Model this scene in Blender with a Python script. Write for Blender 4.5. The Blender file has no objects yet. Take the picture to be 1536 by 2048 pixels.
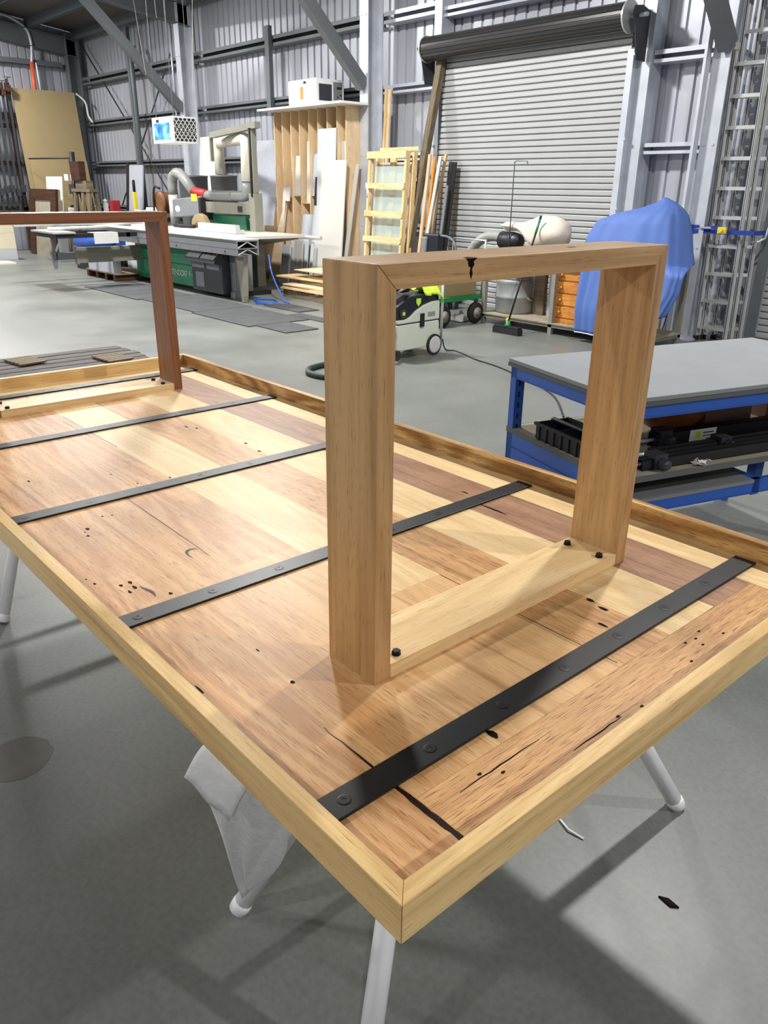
import bpy, math, random
from mathutils import Vector, Matrix
random.seed(7)
S = bpy.context.scene
COL = S.collection
PI = math.pi

# ------------------------------------------------------------------ camera
cam = bpy.data.cameras.new('camera'); cam.sensor_fit = 'VERTICAL'; cam.sensor_height = 36.0; cam.lens = 27.469
cam.clip_start = 0.05; cam.clip_end = 200
co = bpy.data.objects.new('camera', cam); COL.objects.link(co)
_r = Vector((0.657811995737329, 0.7531023306556717, 0.01096621288629382))
_d = Vector((0.29644110639947596, -0.24549271391143737, -0.9229604530276752))
_f = Vector((-0.6923915429153701, 0.6103852938737894, -0.3847385402086471))
_m = Matrix((( _r.x, -_d.x, -_f.x, 0.46688516), (_r.y, -_d.y, -_f.y, -0.44597958), (_r.z, -_d.z, -_f.z, 1.58052424), (0, 0, 0, 1)))
co.matrix_world = _m
S.camera = co

# ------------------------------------------------------------------ world, lamps, exposure
w = bpy.data.worlds.new('world'); S.world = w; w.use_nodes = True
bg = w.node_tree.nodes['Background']; bg.inputs[0].default_value = (0.75, 0.85, 1.0, 1); bg.inputs[1].default_value = 0.15
S.view_settings.view_transform = 'Standard'
S.view_settings.look = 'None'
S.view_settings.exposure = 0.0
S.view_settings.gamma = 1.0
S.view_settings.use_curve_mapping = False

def roof_z(y):
    return 4.95 + 0.13 * (8.55 - y) if y > -0.2 else 4.95 + 0.13 * (8.55 + 0.2) - 0.13 * (-0.2 - y)

LAMP = 500.0
def lamp(x, y, power=LAMP, r=0.15):
    l = bpy.data.lights.new('high_bay_lamp', 'AREA'); l.shape = 'DISK'; l.size = 2 * r; l.energy = power
    l.color = (1.0, 0.98, 0.95); l.spread = PI
    o = bpy.data.objects.new('high_bay_lamp', l); COL.objects.link(o); o.location = (x, y, roof_z(y) - 0.45)
for lx in (-18.9, -13.1, -7.3, -1.6, 4.2):
    for ly in (4.4, -3.6):
        p = LAMP * {-18.9: .8, -13.1: .95, -7.3: 1.08 if ly > 0 else .6, -1.6: .46 if ly > 0 else .17, 4.2: .74 if ly > 0 else .42}[lx]
        lamp(lx, ly, p, .12 if lx > -2 else .3)

# ------------------------------------------------------------------ helpers
def lin(r, g, b):
    f = lambda c: (c / 255) / 12.92 if c <= 10.3 else (((c / 255) + 0.055) / 1.055) ** 2.4
    return (f(r), f(g), f(b), 1.0)

class MB:
    """collects polygons with uv (metres, u along the grain) and a material slot"""
    def __init__(s):
        s.v = []; s.f = []; s.uv = []; s.mi = []; s.sm = []
    def face(s, pts, uv=None, m=0, smooth=False):
        i = len(s.v); s.v += [Vector(p) for p in pts]; s.f.append(tuple(range(i, i + len(pts))))
        if uv is None:
            n = (Vector(pts[1]) - Vector(pts[0])).cross(Vector(pts[2]) - Vector(pts[0]))
            a = max(range(3), key=lambda k: abs(n[k])); o = [k for k in range(3) if k != a]
            uv = [(p[o[0]], p[o[1]]) for p in pts]
        s.uv.append(uv); s.mi.append(m); s.sm.append(smooth)
    def hexa(s, c8, m=0, g=0, off=None):
        """c8: 8 corners, index bits x,y,z. g: grain axis (0,1,2)"""
        if off is None: off = (random.uniform(0, 50), random.uniform(0, 50))
        c8 = [Vector(c) for c in c8]
        L = [(c8[1] - c8[0]).length, (c8[2] - c8[0]).length, (c8[4] - c8[0]).length]
        quads = [((0, 4, 6, 2), 0), ((1, 3, 7, 5), 0), ((0, 1, 5, 4), 1), ((2, 6, 7, 3), 1), ((0, 2, 3, 1), 2), ((4, 5, 7, 6), 2)]
        for q, ax in quads:
            o = [k for k in range(3) if k != ax]
            if g in o: gu = g; gv = [k for k in o if k != g][0]; ku = 1.0
            else: gu, gv = o; ku = 0.02
            uv = []
            for i in q:
                b = (i & 1, (i >> 1) & 1, (i >> 2) & 1)
                uv.append((off[0] + b[gu] * L[gu] * ku, off[1] + b[gv] * L[gv] + 0.37 * ax + 0.05 * (i == 9)))
            s.face([c8[i] for i in q], uv, m)
    def box(s, x0, x1, y0, y1, z0, z1, m=0, g=0, off=None, M=None):
        c = [Vector((x1 if i & 1 else x0, y1 if i & 2 else y0, z1 if i & 4 else z0)) for i in range(8)]
        if M is not None: c = [M @ p for p in c]
        s.hexa(c, m, g, off)
    def beam(s, p0, p1, w, h, m=0, up=(0, 0, 1)):
        """rectangular bar from p0 to p1"""
        p0 = Vector(p0); p1 = Vector(p1); d = (p1 - p0).normalized(); u = Vector(up)
        a = d.cross(u)
        if a.length < 1e-4: a = d.cross(Vector((1, 0, 0)))
        a.normalize(); b = a.cross(d).normalized() * -1
        a = a * w / 2; b = b * h / 2
        c = []
        for i in range(8):
            c.append((p1 if i & 1 else p0) + (a if i & 2 else -a) + (b if i & 4 else -b))
        # keep orientation outward
        if (c[1] - c[0]).cross(c[2] - c[0]).dot(c[4] - c[0]) < 0:
            c = [c[i ^ 2] for i in range(8)]
        s.hexa(c, m, 0)
    def ring(s, c, a, b, r, n, ph=0.0):
        return [c + (a * math.cos(ph + 2 * PI * k / n) + b * math.sin(ph + 2 * PI * k / n)) * r for k in range(n)]
    def tube(s, pts, r, n=10, m=0, caps=True, smooth=True, flat=1.0):
        pts = [Vector(p) for p in pts]; N = len(pts)
        rs = r if isinstance(r, (list, tuple)) else [r] * N
        t0 = (pts[1] - pts[0]).normalized()
        a = t0.cross(Vector((0, 0, 1)))
        if a.length < 1e-3: a = t0.cross(Vector((0, 1, 0)))
        a.normalize(); rings = []; ln = 0; us = []
        for i in range(N):
            t = ((pts[min(i + 1, N - 1)] - pts[i]).normalized() + (pts[i] - pts[max(i - 1, 0)]).normalized())
            if t.length < 1e-6: t = t0
            t.normalize(); a = (a - t * a.dot(t)); a.normalize(); b = t.cross(a)
            if i: ln += (pts[i] - pts[i - 1]).length
            us.append(ln); rings.append(s.ring(pts[i], a, b * flat, rs[i], n))
        for i in range(N - 1):
            for k in range(n):
                k2 = (k + 1) % n
                s.face([rings[i][k], rings[i][k2], rings[i + 1][k2], rings[i + 1][k]],
                       [(us[i], k * .05), (us[i], k * .05 + .05), (us[i + 1], k * .05 + .05), (us[i + 1], k * .05)], m, smooth)
        if caps:
            s.face(list(reversed(rings[0])), None, m); s.face(rings[-1], None, m)
    def lathe(s, c, prof, n=20, m=0, axis=(0, 0, 1), smooth=True, sx=1.0, sy=1.0):
        """prof: list of (radius, height) from bottom to top"""
        c = Vector(c); z = Vector(axis).normalized(); a = z.cross(Vector((0, 1, 0)))
        if a.length < 1e-3: a = z.cross(Vector((1, 0, 0)))
        a.normalize(); b = z.cross(a)
        R = [s.ring(c + z * h, a * sx, b * sy, max(r, 1e-4), n) for r, h in prof]
        for i in range(len(R) - 1):
            for k in range(n):
                k2 = (k + 1) % n
                s.face([R[i][k], R[i][k2], R[i + 1][k2], R[i + 1][k]], [(k / n, prof[i][1]), ((k + 1) / n, prof[i][1]), ((k + 1) / n, prof[i + 1][1]), (k / n, prof[i + 1][1])], m, smooth)
        if prof[0][0] > 1e-3: s.face(list(reversed(R[0])), None, m)
        if prof[-1][0] > 1e-3: s.face(R[-1], None, m)
    def prism(s, poly, o, eu, ev, en, t, m=0):
        """polygon (2d list) in plane o + u*eu + v*ev, extruded by t along en"""
        o = Vector(o); eu = Vector(eu); ev = Vector(ev); en = Vector(en) * t
        A = [o + eu * p[0] + ev * p[1] for p in poly]; B = [p + en for p in A]
        uv = [(p[0], p[1]) for p in poly]
        flip = eu.cross(ev).dot(en) < 0
        area = sum(poly[i][0] * poly[(i + 1) % len(poly)][1] - poly[(i + 1) % len(poly)][0] * poly[i][1] for i in range(len(poly)))
        if area < 0: flip = not flip
        def add(p, u):
            if flip: p = list(reversed(p)); u = list(reversed(u))
            s.face(p, u, m)
        add(B, uv); add(list(reversed(A)), list(reversed(uv)))
        n = len(poly)
        for i in range(n):
            j = (i + 1) % n
            L = (A[j] - A[i]).length
            add([A[i], A[j], B[j], B[i]], [(0, 0), (L, 0), (L, t), (0, t)])
    def grid(s, fn, nu, nv, m=0, smooth=True, th=0.0):
        P = [[Vector(fn(i / nu, j / nv)) for j in range(nv + 1)] for i in range(nu + 1)]
        for i in range(nu):
            for j in range(nv):
                s.face([P[i][j], P[i + 1][j], P[i + 1][j + 1], P[i][j + 1]], [(i / nu, j / nv), ((i + 1) / nu, j / nv), ((i + 1) / nu, (j + 1) / nv), (i / nu, (j + 1) / nv)], m, smooth)
    def build(s, name, mats, parent=None, world=False, bevel=0.0, weld=False, solid=0.0, loc=None):
        me = bpy.data.meshes.new(name)
        off = Vector((0, 0, 0))
        if parent is not None and world: off = WL[parent.name]
        if parent is None and loc is None:
            lo = Vector([min(p[k] for p in s.v) for k in range(3)]); hi = Vector([max(p[k] for p in s.v) for k in range(3)])
            off = Vector(((lo.x + hi.x) / 2, (lo.y + hi.y) / 2, lo.z))
        elif parent is None: off = Vector((0, 0, 0))
        me.from_pydata([tuple(p - off) for p in s.v], [], s.f)
        if not isinstance(mats, (list, tuple)): mats = [mats]
        for m in mats: me.materials.append(m)
        ul = me.uv_layers.new(name='UVMap'); k = 0
        for fi, uv in enumerate(s.uv):
            for q in uv: ul.data[k].uv = q; k += 1
        for fi, p in enumerate(me.polygons): p.material_index = s.mi[fi]; p.use_smooth = s.sm[fi]
        if weld or any(s.sm):
            import bmesh
            bm = bmesh.new(); bm.from_mesh(me); bmesh.ops.remove_doubles(bm, verts=bm.verts, dist=1e-5); bm.to_mesh(me); bm.free()
        o = bpy.data.objects.new(name, me); COL.objects.link(o)
        if parent is not None: o.parent = parent
        else: o.location = off if loc is None else loc
        if solid:
            md = o.modifiers.new('solid', 'SOLIDIFY'); md.thickness = solid; md.offset = 0
        if bevel:
            md = o.modifiers.new('bevel', 'BEVEL'); md.width = bevel; md.segments = 2; md.limit_method = 'ANGLE'; md.angle_limit = math.radians(50)
            if not weld and not any(s.sm):
                import bmesh
                bm = bmesh.new(); bm.from_mesh(me); bmesh.ops.remove_doubles(bm, verts=bm.verts, dist=1e-5); bm.to_mesh(me); bm.free()
        return o

WL = {}
def thing(name, label, cat, loc=(0, 0, 0), rotz=0.0, group=None):
    o = bpy.data.objects.new(name, None); COL.objects.link(o); o.location = loc; o.rotation_euler = (0, 0, rotz)
    o.empty_display_size = 0.1
    o['label'] = label; o['category'] = cat
    if group: o['group'] = group
    WL[o.name] = Vector(loc)
    return o
def tag(o, label, cat, group=None):
    o['label'] = label; o['category'] = cat
    if group: o['group'] = group
    return o
def struct(o, label=None, cat=None):
    o['kind'] = 'structure'
    if label: o['label'] = label
    if cat: o['category'] = cat
    return o
def dup(root, loc, rotz=None, label=None, group=None):
    r = root.copy(); COL.objects.link(r); r.location = loc; WL[r.name] = Vector(loc)
    if rotz is not None: r.rotation_euler = (0, 0, rotz)
    if label: r['label'] = label
    if group: r['group'] = group
    for ch in list(root.children):
        c = ch.copy(); COL.objects.link(c); c.parent = r
        for g in list(ch.children):
            d = g.copy(); COL.objects.link(d); d.parent = c
    return r

# ------------------------------------------------------------------ materials
def _mat(name):
    m = bpy.data.materials.new(name); m.use_nodes = True
    nt = m.node_tree; b = nt.nodes['Principled BSDF']
    return m, nt, b
def N(nt, t, **k):
    n = nt.nodes.new(t)
    for a, v in k.items(): setattr(n, a, v)
    return n
def ramp(nt, stops):
    r = N(nt, 'ShaderNodeValToRGB'); e = r.color_ramp.elements
    while len(e) < len(stops): e.new(0.5)
    for i, (p, c) in enumerate(stops): e[i].position = p; e[i].color = c
    return r
def plain(name, c, rough=0.5, metal=0.0, var=0.06, scale=8.0, bump=0.0, coat=0.0, dirt=None, trans=0.0, alpha=1.0, stretch=None, spec=0.5):
    m, nt, b = _mat(name); L = nt.links.new
    tc = N(nt, 'ShaderNodeTexCoord'); mp = N(nt, 'ShaderNodeMapping'); L(tc.outputs['Object'], mp.inputs[0])
    if stretch: mp.inputs['Scale'].default_value = stretch
    nz = N(nt, 'ShaderNodeTexNoise'); nz.inputs['Scale'].default_value = scale; nz.inputs['Detail'].default_value = 4
    L(mp.outputs[0], nz.inputs['Vector'])
    c = Vector(c[:3])
    a = tuple(c * (1 - var)) + (1,); d = tuple(min(1, x) for x in c * (1 + var)) + (1,)
    st = [(0.3, a), (0.7, d)]
    r = ramp(nt, st); L(nz.outputs['Fac'], r.inputs[0]); out = r.outputs[0]
    if dirt:
        n2 = N(nt, 'ShaderNodeTexNoise'); n2.inputs['Scale'].default_value = dirt[1]; n2.inputs['Detail'].default_value = 6; n2.inputs['Roughness'].default_value = .7
        L(mp.outputs[0], n2.inputs['Vector'])
        r2 = ramp(nt, [(dirt[2], (0, 0, 0, 1)), (dirt[2] + 0.12, (1, 1, 1, 1))]); L(n2.outputs['Fac'], r2.inputs[0])
        mx = N(nt, 'ShaderNodeMixRGB'); L(r2.outputs[0], mx.inputs[0]); L(out, mx.inputs[1]); mx.inputs[2].default_value = dirt[0]; out = mx.outputs[0]
    L(out, b.inputs['Base Color'])
    b.inputs['Roughness'].default_value = rough; b.inputs['Metallic'].default_value = metal; b.inputs['Coat Weight'].default_value = coat
    b.inputs['Specular IOR Level'].default_value = spec
    b.inputs['Transmission Weight'].default_value = trans; b.inputs['Alpha'].default_value = alpha
    if bump:
        bp = N(nt, 'ShaderNodeBump'); bp.inputs['Strength'].default_value = bump; bp.inputs['Distance'].default_value = 0.01
        L(nz.outputs['Fac'], bp.inputs['Height']); L(bp.outputs[0], b.inputs['Normal'])
    return m
def wood(name, c1, c2, dark, rough=0.40, coat=0.0, fine=1.0, fig=0.5, streak=0.58, dash=0.57, figure=.12, spec=.2):
    """timber: uv x runs along the grain in metres"""
    m, nt, b = _mat(name); L = nt.links.new
    tc = N(nt, 'ShaderNodeTexCoord')
    def mapped(sx, sy):
        mp = N(nt, 'ShaderNodeMapping'); mp.inputs['Scale'].default_value = (sx, sy, 1); L(tc.outputs['UV'], mp.inputs[0]); return mp.outputs[0]
    # broad figure
    n1 = N(nt, 'ShaderNodeTexNoise'); n1.inputs['Scale'].default_value = 1.0; n1.inputs['Detail'].default_value = 3; n1.inputs['Distortion'].default_value = 0.6
    L(mapped(0.9, 14 * fine), n1.inputs['Vector'])
    # growth ring lines, bent by the broad noise
    n2 = N(nt, 'ShaderNodeTexNoise'); n2.inputs['Scale'].default_value = 1.0; n2.inputs['Detail'].default_value = 5; n2.inputs['Roughness'].default_value = 0.65; n2.inputs['Distortion'].default_value = 0.35
    L(mapped(2.2, 150 * fine), n2.inputs['Vector'])
    mx0 = N(nt, 'ShaderNodeMixRGB'); mx0.inputs[0].default_value = fig; L(n1.outputs['Fac'], mx0.inputs[1]); L(n2.outputs['Fac'], mx0.inputs[2])
    # flat-sawn figure: contour lines of a stretched noise
    n5 = N(nt, 'ShaderNodeTexNoise'); n5.inputs['Scale'].default_value = 1.0; n5.inputs['Detail'].default_value = 1.5; n5.inputs['Distortion'].default_value = .3
    L(mapped(0.55, 5.5 * fine), n5.inputs['Vector'])
    mu = N(nt, 'ShaderNodeMath', operation='MULTIPLY'); L(n5.outputs['Fac'], mu.inputs[0]); mu.inputs[1].default_value = 95
    si = N(nt, 'ShaderNodeMath', operation='SINE'); L(mu.outputs[0], si.inputs[0])
    sc = N(nt, 'ShaderNodeMath', operation='MULTIPLY_ADD'); L(si.outputs[0], sc.inputs[0]); sc.inputs[1].default_value = .5; sc.inputs[2].default_value = .5
    mx = N(nt, 'ShaderNodeMixRGB'); mx.inputs[0].default_value = figure; L(mx0.outputs[0], mx.inputs[1]); L(sc.outputs[0], mx.inputs[2])
    r1 = ramp(nt, [(0.36, c1), (0.63, c2)]); L(mx.outputs[0], r1.inputs[0])
    # darker streaks
    n3 = N(nt, 'ShaderNodeTexNoise'); n3.inputs['Scale'].default_value = 1.0; n3.inputs['Detail'].default_value = 3
    L(mapped(0.8, 40 * fine), n3.inputs['Vector'])
    r3 = ramp(nt, [(streak, (0, 0, 0, 1)), (streak + 0.16, (.55, .55, .55, 1))]); L(n3.outputs['Fac'], r3.inputs[0])
    m3 = N(nt, 'ShaderNodeMixRGB'); L(r3.outputs[0], m3.inputs[0]); L(r1.outputs[0], m3.inputs[1]); m3.inputs[2].default_value = dark
    # pore dashes
    n4 = N(nt, 'ShaderNodeTexNoise'); n4.inputs['Scale'].default_value = 1.0; n4.inputs['Detail'].default_value = 2
    L(mapped(22, 540 * fine), n4.inputs['Vector'])
    r4 = ramp(nt, [(dash, (0, 0, 0, 1)), (dash + 0.10, (.75, .75, .75, 1))]); L(n4.outputs['Fac'], r4.inputs[0])
    m4 = N(nt, 'ShaderNodeMixRGB'); L(r4.outputs[0], m4.inputs[0]); L(m3.outputs[0], m4.inputs[1]); m4.inputs[2].default_value = dark
    L(m4.outputs[0], b.inputs['Base Color'])
    b.inputs['Specular IOR Level'].default_value = spec
    b.inputs['Roughness'].default_value = rough; b.inputs['Coat Weight'].default_value = coat; b.inputs['Coat Roughness'].default_value = 0.22
    bp = N(nt, 'ShaderNodeBump'); bp.inputs['Strength'].default_value = 0.12; bp.inputs['Distance'].default_value = 0.002
    L(n2.outputs['Fac'], bp.inputs['Height']); L(bp.outputs[0], b.inputs['Normal'])
    return m

W_TAN = wood('timber_tan', lin(190, 142, 92), lin(216, 174, 124), lin(120, 76, 42), figure=.14)
W_ORG = wood('timber_orange', lin(186, 138, 92), lin(212, 170, 124), lin(130, 80, 48), fig=0.4, figure=.2)
W_LGT = wood('timber_light', lin(212, 178, 126), lin(232, 204, 156), lin(156, 114, 70), streak=.66, dash=.615)
W_MID = wood('timber_mid', lin(198, 154, 104), lin(220, 182, 132), lin(132, 86, 48), dash=.615)
W_BRN = wood('timber_brown', lin(146, 108, 82), lin(176, 136, 106), lin(88, 60, 44))
W_PNK = wood('timber_pinkish', lin(184, 138, 90), lin(212, 168, 116), lin(92, 56, 34), streak=.55, dash=.55)
W_RIM = wood('timber_rim', lin(210, 172, 112), lin(234, 202, 146), lin(156, 112, 62), fine=.8, dash=.615)
W_RIMD = wood('timber_rim_striped', lin(160, 118, 70), lin(216, 178, 118), lin(84, 54, 28), fine=.7, streak=.46, figure=.3)
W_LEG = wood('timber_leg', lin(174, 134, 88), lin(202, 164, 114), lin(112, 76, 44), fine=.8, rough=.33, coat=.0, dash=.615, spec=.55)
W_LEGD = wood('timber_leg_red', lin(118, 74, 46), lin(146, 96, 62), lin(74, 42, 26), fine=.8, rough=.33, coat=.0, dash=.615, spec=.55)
W_PINE = wood('timber_pine', lin(214, 178, 122), lin(240, 212, 164), lin(176, 128, 74), rough=.6, coat=0, fine=.6)
W_PINEO = wood('timber_honey_pine', lin(196, 124, 50), lin(222, 154, 76), lin(140, 78, 30), rough=.35, coat=.3, fine=.6)
W_OLD = wood('timber_weathered', lin(98, 88, 72), lin(128, 116, 96), lin(62, 54, 44), rough=.75, coat=0, fine=.5)
W_DECK = wood('timber_dark_grey', lin(66, 62, 60), lin(104, 100, 98), lin(30, 28, 28), rough=.7, coat=0, fine=.5)
W_OLDB = wood('timber_dark_brown', lin(52, 34, 26), lin(84, 56, 42), lin(28, 18, 14), rough=.6, coat=0, fine=.6)
W_PLY = wood('plywood', lin(206, 174, 128), lin(224, 196, 152), lin(180, 140, 94), rough=.65, coat=0, fine=.4, streak=.7)
W_PLYF = wood('plywood_face', lin(214, 186, 148), lin(230, 206, 170), lin(188, 154, 116), rough=.6, coat=0, fine=.4, streak=.68)
M_MDF = plain('mdf', lin(150, 132, 96), .7, var=.04, scale=3)
M_MDFB = plain('mdf_brown', lin(136, 108, 76), .7, var=.05, scale=3)
M_RESIN = plain('dark_resin', lin(34, 14, 10), .35, var=.3, scale=60, spec=.15)
M_KNOT = plain('knot_dark', lin(20, 13, 10), .6, var=.2, spec=.05)
M_BLACK = plain('black_steel', lin(22, 23, 26), .42, metal=0, var=.12, scale=30, spec=.35)
M_BLACKM = plain('black_matt', lin(22, 22, 24), .6, var=.1)
M_SCREW = plain('screw_black', lin(36, 36, 38), .4, metal=.2, spec=.3)
M_BOLT = plain('bolt_black', lin(14, 14, 15), .4, metal=.4)
M_GALV = plain('galvanised_steel', lin(196, 201, 210), .36, metal=.25, var=.1, scale=5)
M_GALVD = plain('primed_grey_steel', lin(104, 110, 114), .5, metal=.2, var=.07, scale=3)
M_SHEET = plain('wall_sheet_zincalume', lin(178, 181, 190), .38, metal=.25, var=.05, scale=1.2)
M_DOOR = plain('roller_door_grey', lin(178, 180, 180), .42, metal=.25, var=.04, scale=2)
M_DRUM = plain('roller_drum_grey', lin(58, 58, 58), .32, metal=.3, var=.06, scale=2)
M_ROOF = plain('roof_blanket', lin(92, 90, 86), .6, var=.08, scale=1.0)
M_WHITE = plain('white_paint', lin(236, 236, 234), .5, var=.03)
M_WHITEB = plain('white_board', lin(200, 199, 193), .55, var=.03, scale=2)
M_WHITE2 = plain('white_board_cool', lin(188, 192, 195), .55, var=.03, scale=2)
M_GREYB = plain('grey_board', lin(176, 180, 190), .6, var=.06, scale=14)
M_TRES = plain('trestle_white_paint', lin(247, 248, 251), .42, var=.03, scale=20, dirt=(lin(60, 50, 40), 26, .70), coat=.2)
M_BLUE = plain('blue_powder_coat', lin(28, 84, 176), .42, var=.05, coat=.2)
M_GREYTOP = plain('grey_laminate', lin(130, 134, 138), .55, var=.05, scale=5, dirt=(lin(170, 170, 170), 16, .70))
M_DGREY = plain('dark_grey_edge', lin(88, 90, 92), .6, var=.05)
M_DUSTY = plain('dusty_shelf', lin(150, 142, 124), .85, var=.1, scale=6)
M_GREEN = plain('machine_green', lin(24, 122, 84), .4, var=.05, coat=.2)
M_TGREEN = plain('trolley_green', lin(20, 128, 64), .45, var=.06)
M_MGREY = plain('machine_grey', lin(120, 122, 126), .45, var=.05)
M_MGREYW = plain('machine_warm_grey', lin(134, 132, 120), .5, var=.05)
M_MDARK = plain('machine_dark', lin(52, 54, 60), .45, var=.06)
M_ALU = plain('aluminium', lin(206, 208, 208), .3, metal=.4, var=.06, scale=6)
M_ALUW = plain('brushed_table', lin(212, 212, 206), .4, metal=.3, var=.05, scale=6)
M_PVC = plain('pvc_cream', lin(216, 212, 196), .4, var=.05)
M_FLEX = plain('grey_duct', lin(140, 142, 140), .45, var=.08, scale=20)
M_DRUMG = plain('drum_grey', lin(90, 92, 94), .45, var=.08, scale=4)
M_RED = plain('red_plastic', lin(168, 36, 40), .5)
M_YEL = plain('yellow_paint', lin(226, 206, 60), .5)
M_ORANGE = plain('orange_label', lin(240, 130, 30), .5)
M_ORCOND = plain('orange_conduit', lin(214, 98, 62), .5)
M_RUBBER = plain('rubber_mat', lin(66, 68, 70), .7, var=.2, scale=5, bump=.1)
M_TYRE = plain('black_rubber', lin(28, 28, 29), .7, var=.1)
M_VAC = plain('vac_cream_plastic', lin(206, 212, 196), .4, var=.03)
M_NAVY = plain('navy_plastic', lin(24, 26, 38), .42, var=.06)
M_LIME = plain('lime_fabric', lin(196, 236, 60), .7, var=.1)
M_HOSE = plain('dark_green_hose', lin(34, 56, 46), .5, var=.08)
M_CABLE = plain('black_cable', lin(26, 26, 26), .5)
M_COVER = plain('blue_sheet_fabric', lin(80, 110, 178), .7, var=.05, scale=6, bump=.05)
M_CANVAS = plain('beige_canvas', lin(206, 196, 182), .8, var=.06, scale=7, bump=.1)
M_CLOTH = plain('white_cloth', lin(232, 226, 224), .8, var=.05, scale=8)
M_STRAP = plain('blue_strap', lin(30, 56, 150), .6)
M_CREAM = plain('cream_laminate', lin(222, 214, 188), .5, var=.03)
M_COPPER = plain('brown_reel', lin(120, 76, 40), .5, var=.25, scale=20)
M_BOWL = plain('turned_bowl_wood', lin(160, 96, 54), .35, var=.15, scale=9, coat=.3)
M_BLKWOOD = plain('brown_block', lin(132, 96, 80), .6, var=.08)
M_GLASS = plain('greenish_glass', lin(200, 222, 218), .08, var=.02, alpha=.35, spec=.8)
M_BIN = plain('weathered_zinc', lin(146, 150, 150), .5, metal=.2, var=.12, scale=9)
M_FOAM = plain('packing_foam', lin(250, 251, 253), .5, var=.05, scale=60, bump=.25, alpha=.72)
M_BLUEPIC = None
def picture_mat():
    m, nt, b = _mat('blue_cloud_picture'); L = nt.links.new
    tc = N(nt, 'ShaderNodeTexCoord'); nz = N(nt, 'ShaderNodeTexNoise'); nz.inputs['Scale'].default_value = 5; nz.inputs['Detail'].default_value = 5; nz.inputs['Distortion'].default_value = .8
    L(tc.outputs['Object'], nz.inputs['Vector'])
    r = ramp(nt, [(.3, lin(20, 60, 170)), (.5, lin(60, 130, 220)), (.62, lin(120, 200, 240)), (.75, lin(220, 240, 250))]); L(nz.outputs['Fac'], r.inputs[0]); L(r.outputs[0], b.inputs['Base Color']); b.inputs['Roughness'].default_value = .4
    return m
M_BLUEPIC = picture_mat()
def floor_mat():
    m, nt, b = _mat('concrete_floor'); L = nt.links.new
    tc = N(nt, 'ShaderNodeTexCoord')
    nz = N(nt, 'ShaderNodeTexNoise'); nz.inputs['Scale'].default_value = 1.1; nz.inputs['Detail'].default_value = 8; nz.inputs['Roughness'].default_value = .6
    L(tc.outputs['Object'], nz.inputs['Vector'])
    r = ramp(nt, [(.3, lin(101, 104, 100)), (.7, lin(120, 123, 119))]); L(nz.outputs['Fac'], r.inputs[0])
    n2 = N(nt, 'ShaderNodeTexNoise'); n2.inputs['Scale'].default_value = 60; n2.inputs['Detail'].default_value = 3; L(tc.outputs['Object'], n2.inputs['Vector'])
    r2 = ramp(nt, [(.35, (.86, .86, .86, 1)), (.6, (1, 1, 1, 1))]); L(n2.outputs['Fac'], r2.inputs[0])
    mx = N(nt, 'ShaderNodeMixRGB', blend_type='MULTIPLY'); mx.inputs[0].default_value = 1; L(r.outputs[0], mx.inputs[1]); L(r2.outputs[0], mx.inputs[2])
    # spills and stains
    n3 = N(nt, 'ShaderNodeTexNoise'); n3.inputs['Scale'].default_value = 2.3; n3.inputs['Detail'].default_value = 5; L(tc.outputs['Object'], n3.inputs['Vector'])
    r3 = ramp(nt, [(.62, (0, 0, 0, 1)), (.72, (.18, .18, .18, 1))]); L(n3.outputs['Fac'], r3.inputs[0])
    m3 = N(nt, 'ShaderNodeMixRGB'); L(r3.outputs[0], m3.inputs[0]); L(mx.outputs[0], m3.inputs[1]); m3.inputs[2].default_value = lin(96, 94, 88)
    L(m3.outputs[0], b.inputs['Base Color'])
    rr = ramp(nt, [(.3, (.34, .34, .34, 1)), (.7, (.46, .46, .46, 1))]); L(nz.outputs['Fac'], rr.inputs[0]); L(rr.outputs[0], b.inputs['Roughness'])
    bp = N(nt, 'ShaderNodeBump'); bp.inputs['Strength'].default_value = .05; bp.inputs['Distance'].default_value = .01; L(nz.outputs['Fac'], bp.inputs['Height']); L(bp.outputs[0], b.inputs['Normal'])
    return m
M_FLOOR = floor_mat()
M_STAIN = plain('floor_stain', lin(88, 86, 80), .5, var=.1, scale=14)
M_JOINT = plain('saw_cut_joint', lin(120, 122, 120), .7)

# ------------------------------------------------------------------ the shed
YW = 8.55; XL = -21.3; XR = 9.0; YF = -9.5
mb = MB(); mb.box(XL, XR, YF, YW + .6, -.15, 0, 0)
def strip(mb, a, b, wd, z, m):
    a = Vector(a); b = Vector(b); d = (b - a).normalized(); p = Vector((-d.y, d.x)) * wd / 2
    mb.face([(a.x - p.x, a.y - p.y, z), (b.x - p.x, b.y - p.y, z), (b.x + p.x, b.y + p.y, z), (a.x + p.x, a.y + p.y, z)], None, m)
for a, b in (((-4.15, -9), (-4.15, 8)), ((-21, 3.42), (9, 3.42)), ((-10, -9), (-10, 8)), ((1.8, -9), (1.8, 8)), ((-21, -2.6), (9, -2.6))):
    strip(mb, a, b, .006, .0006, 1)
def blob(mb, c, r, z, m, n=24, j=.12):
    mb.face([(c[0] + r * (1 + random.uniform(-j, j)) * math.cos(2 * PI * k / n), c[1] + r * (1 + random.uniform(-j, j)) * math.sin(2 * PI * k / n), z) for k in range(n)], None, m)
blob(mb, (-1.64, -.03), .10, .0008, 2, j=.05)
struct(mb.build('floor', [M_FLOOR, M_JOINT, M_STAIN], loc=(0, 0, 0)))

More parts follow.
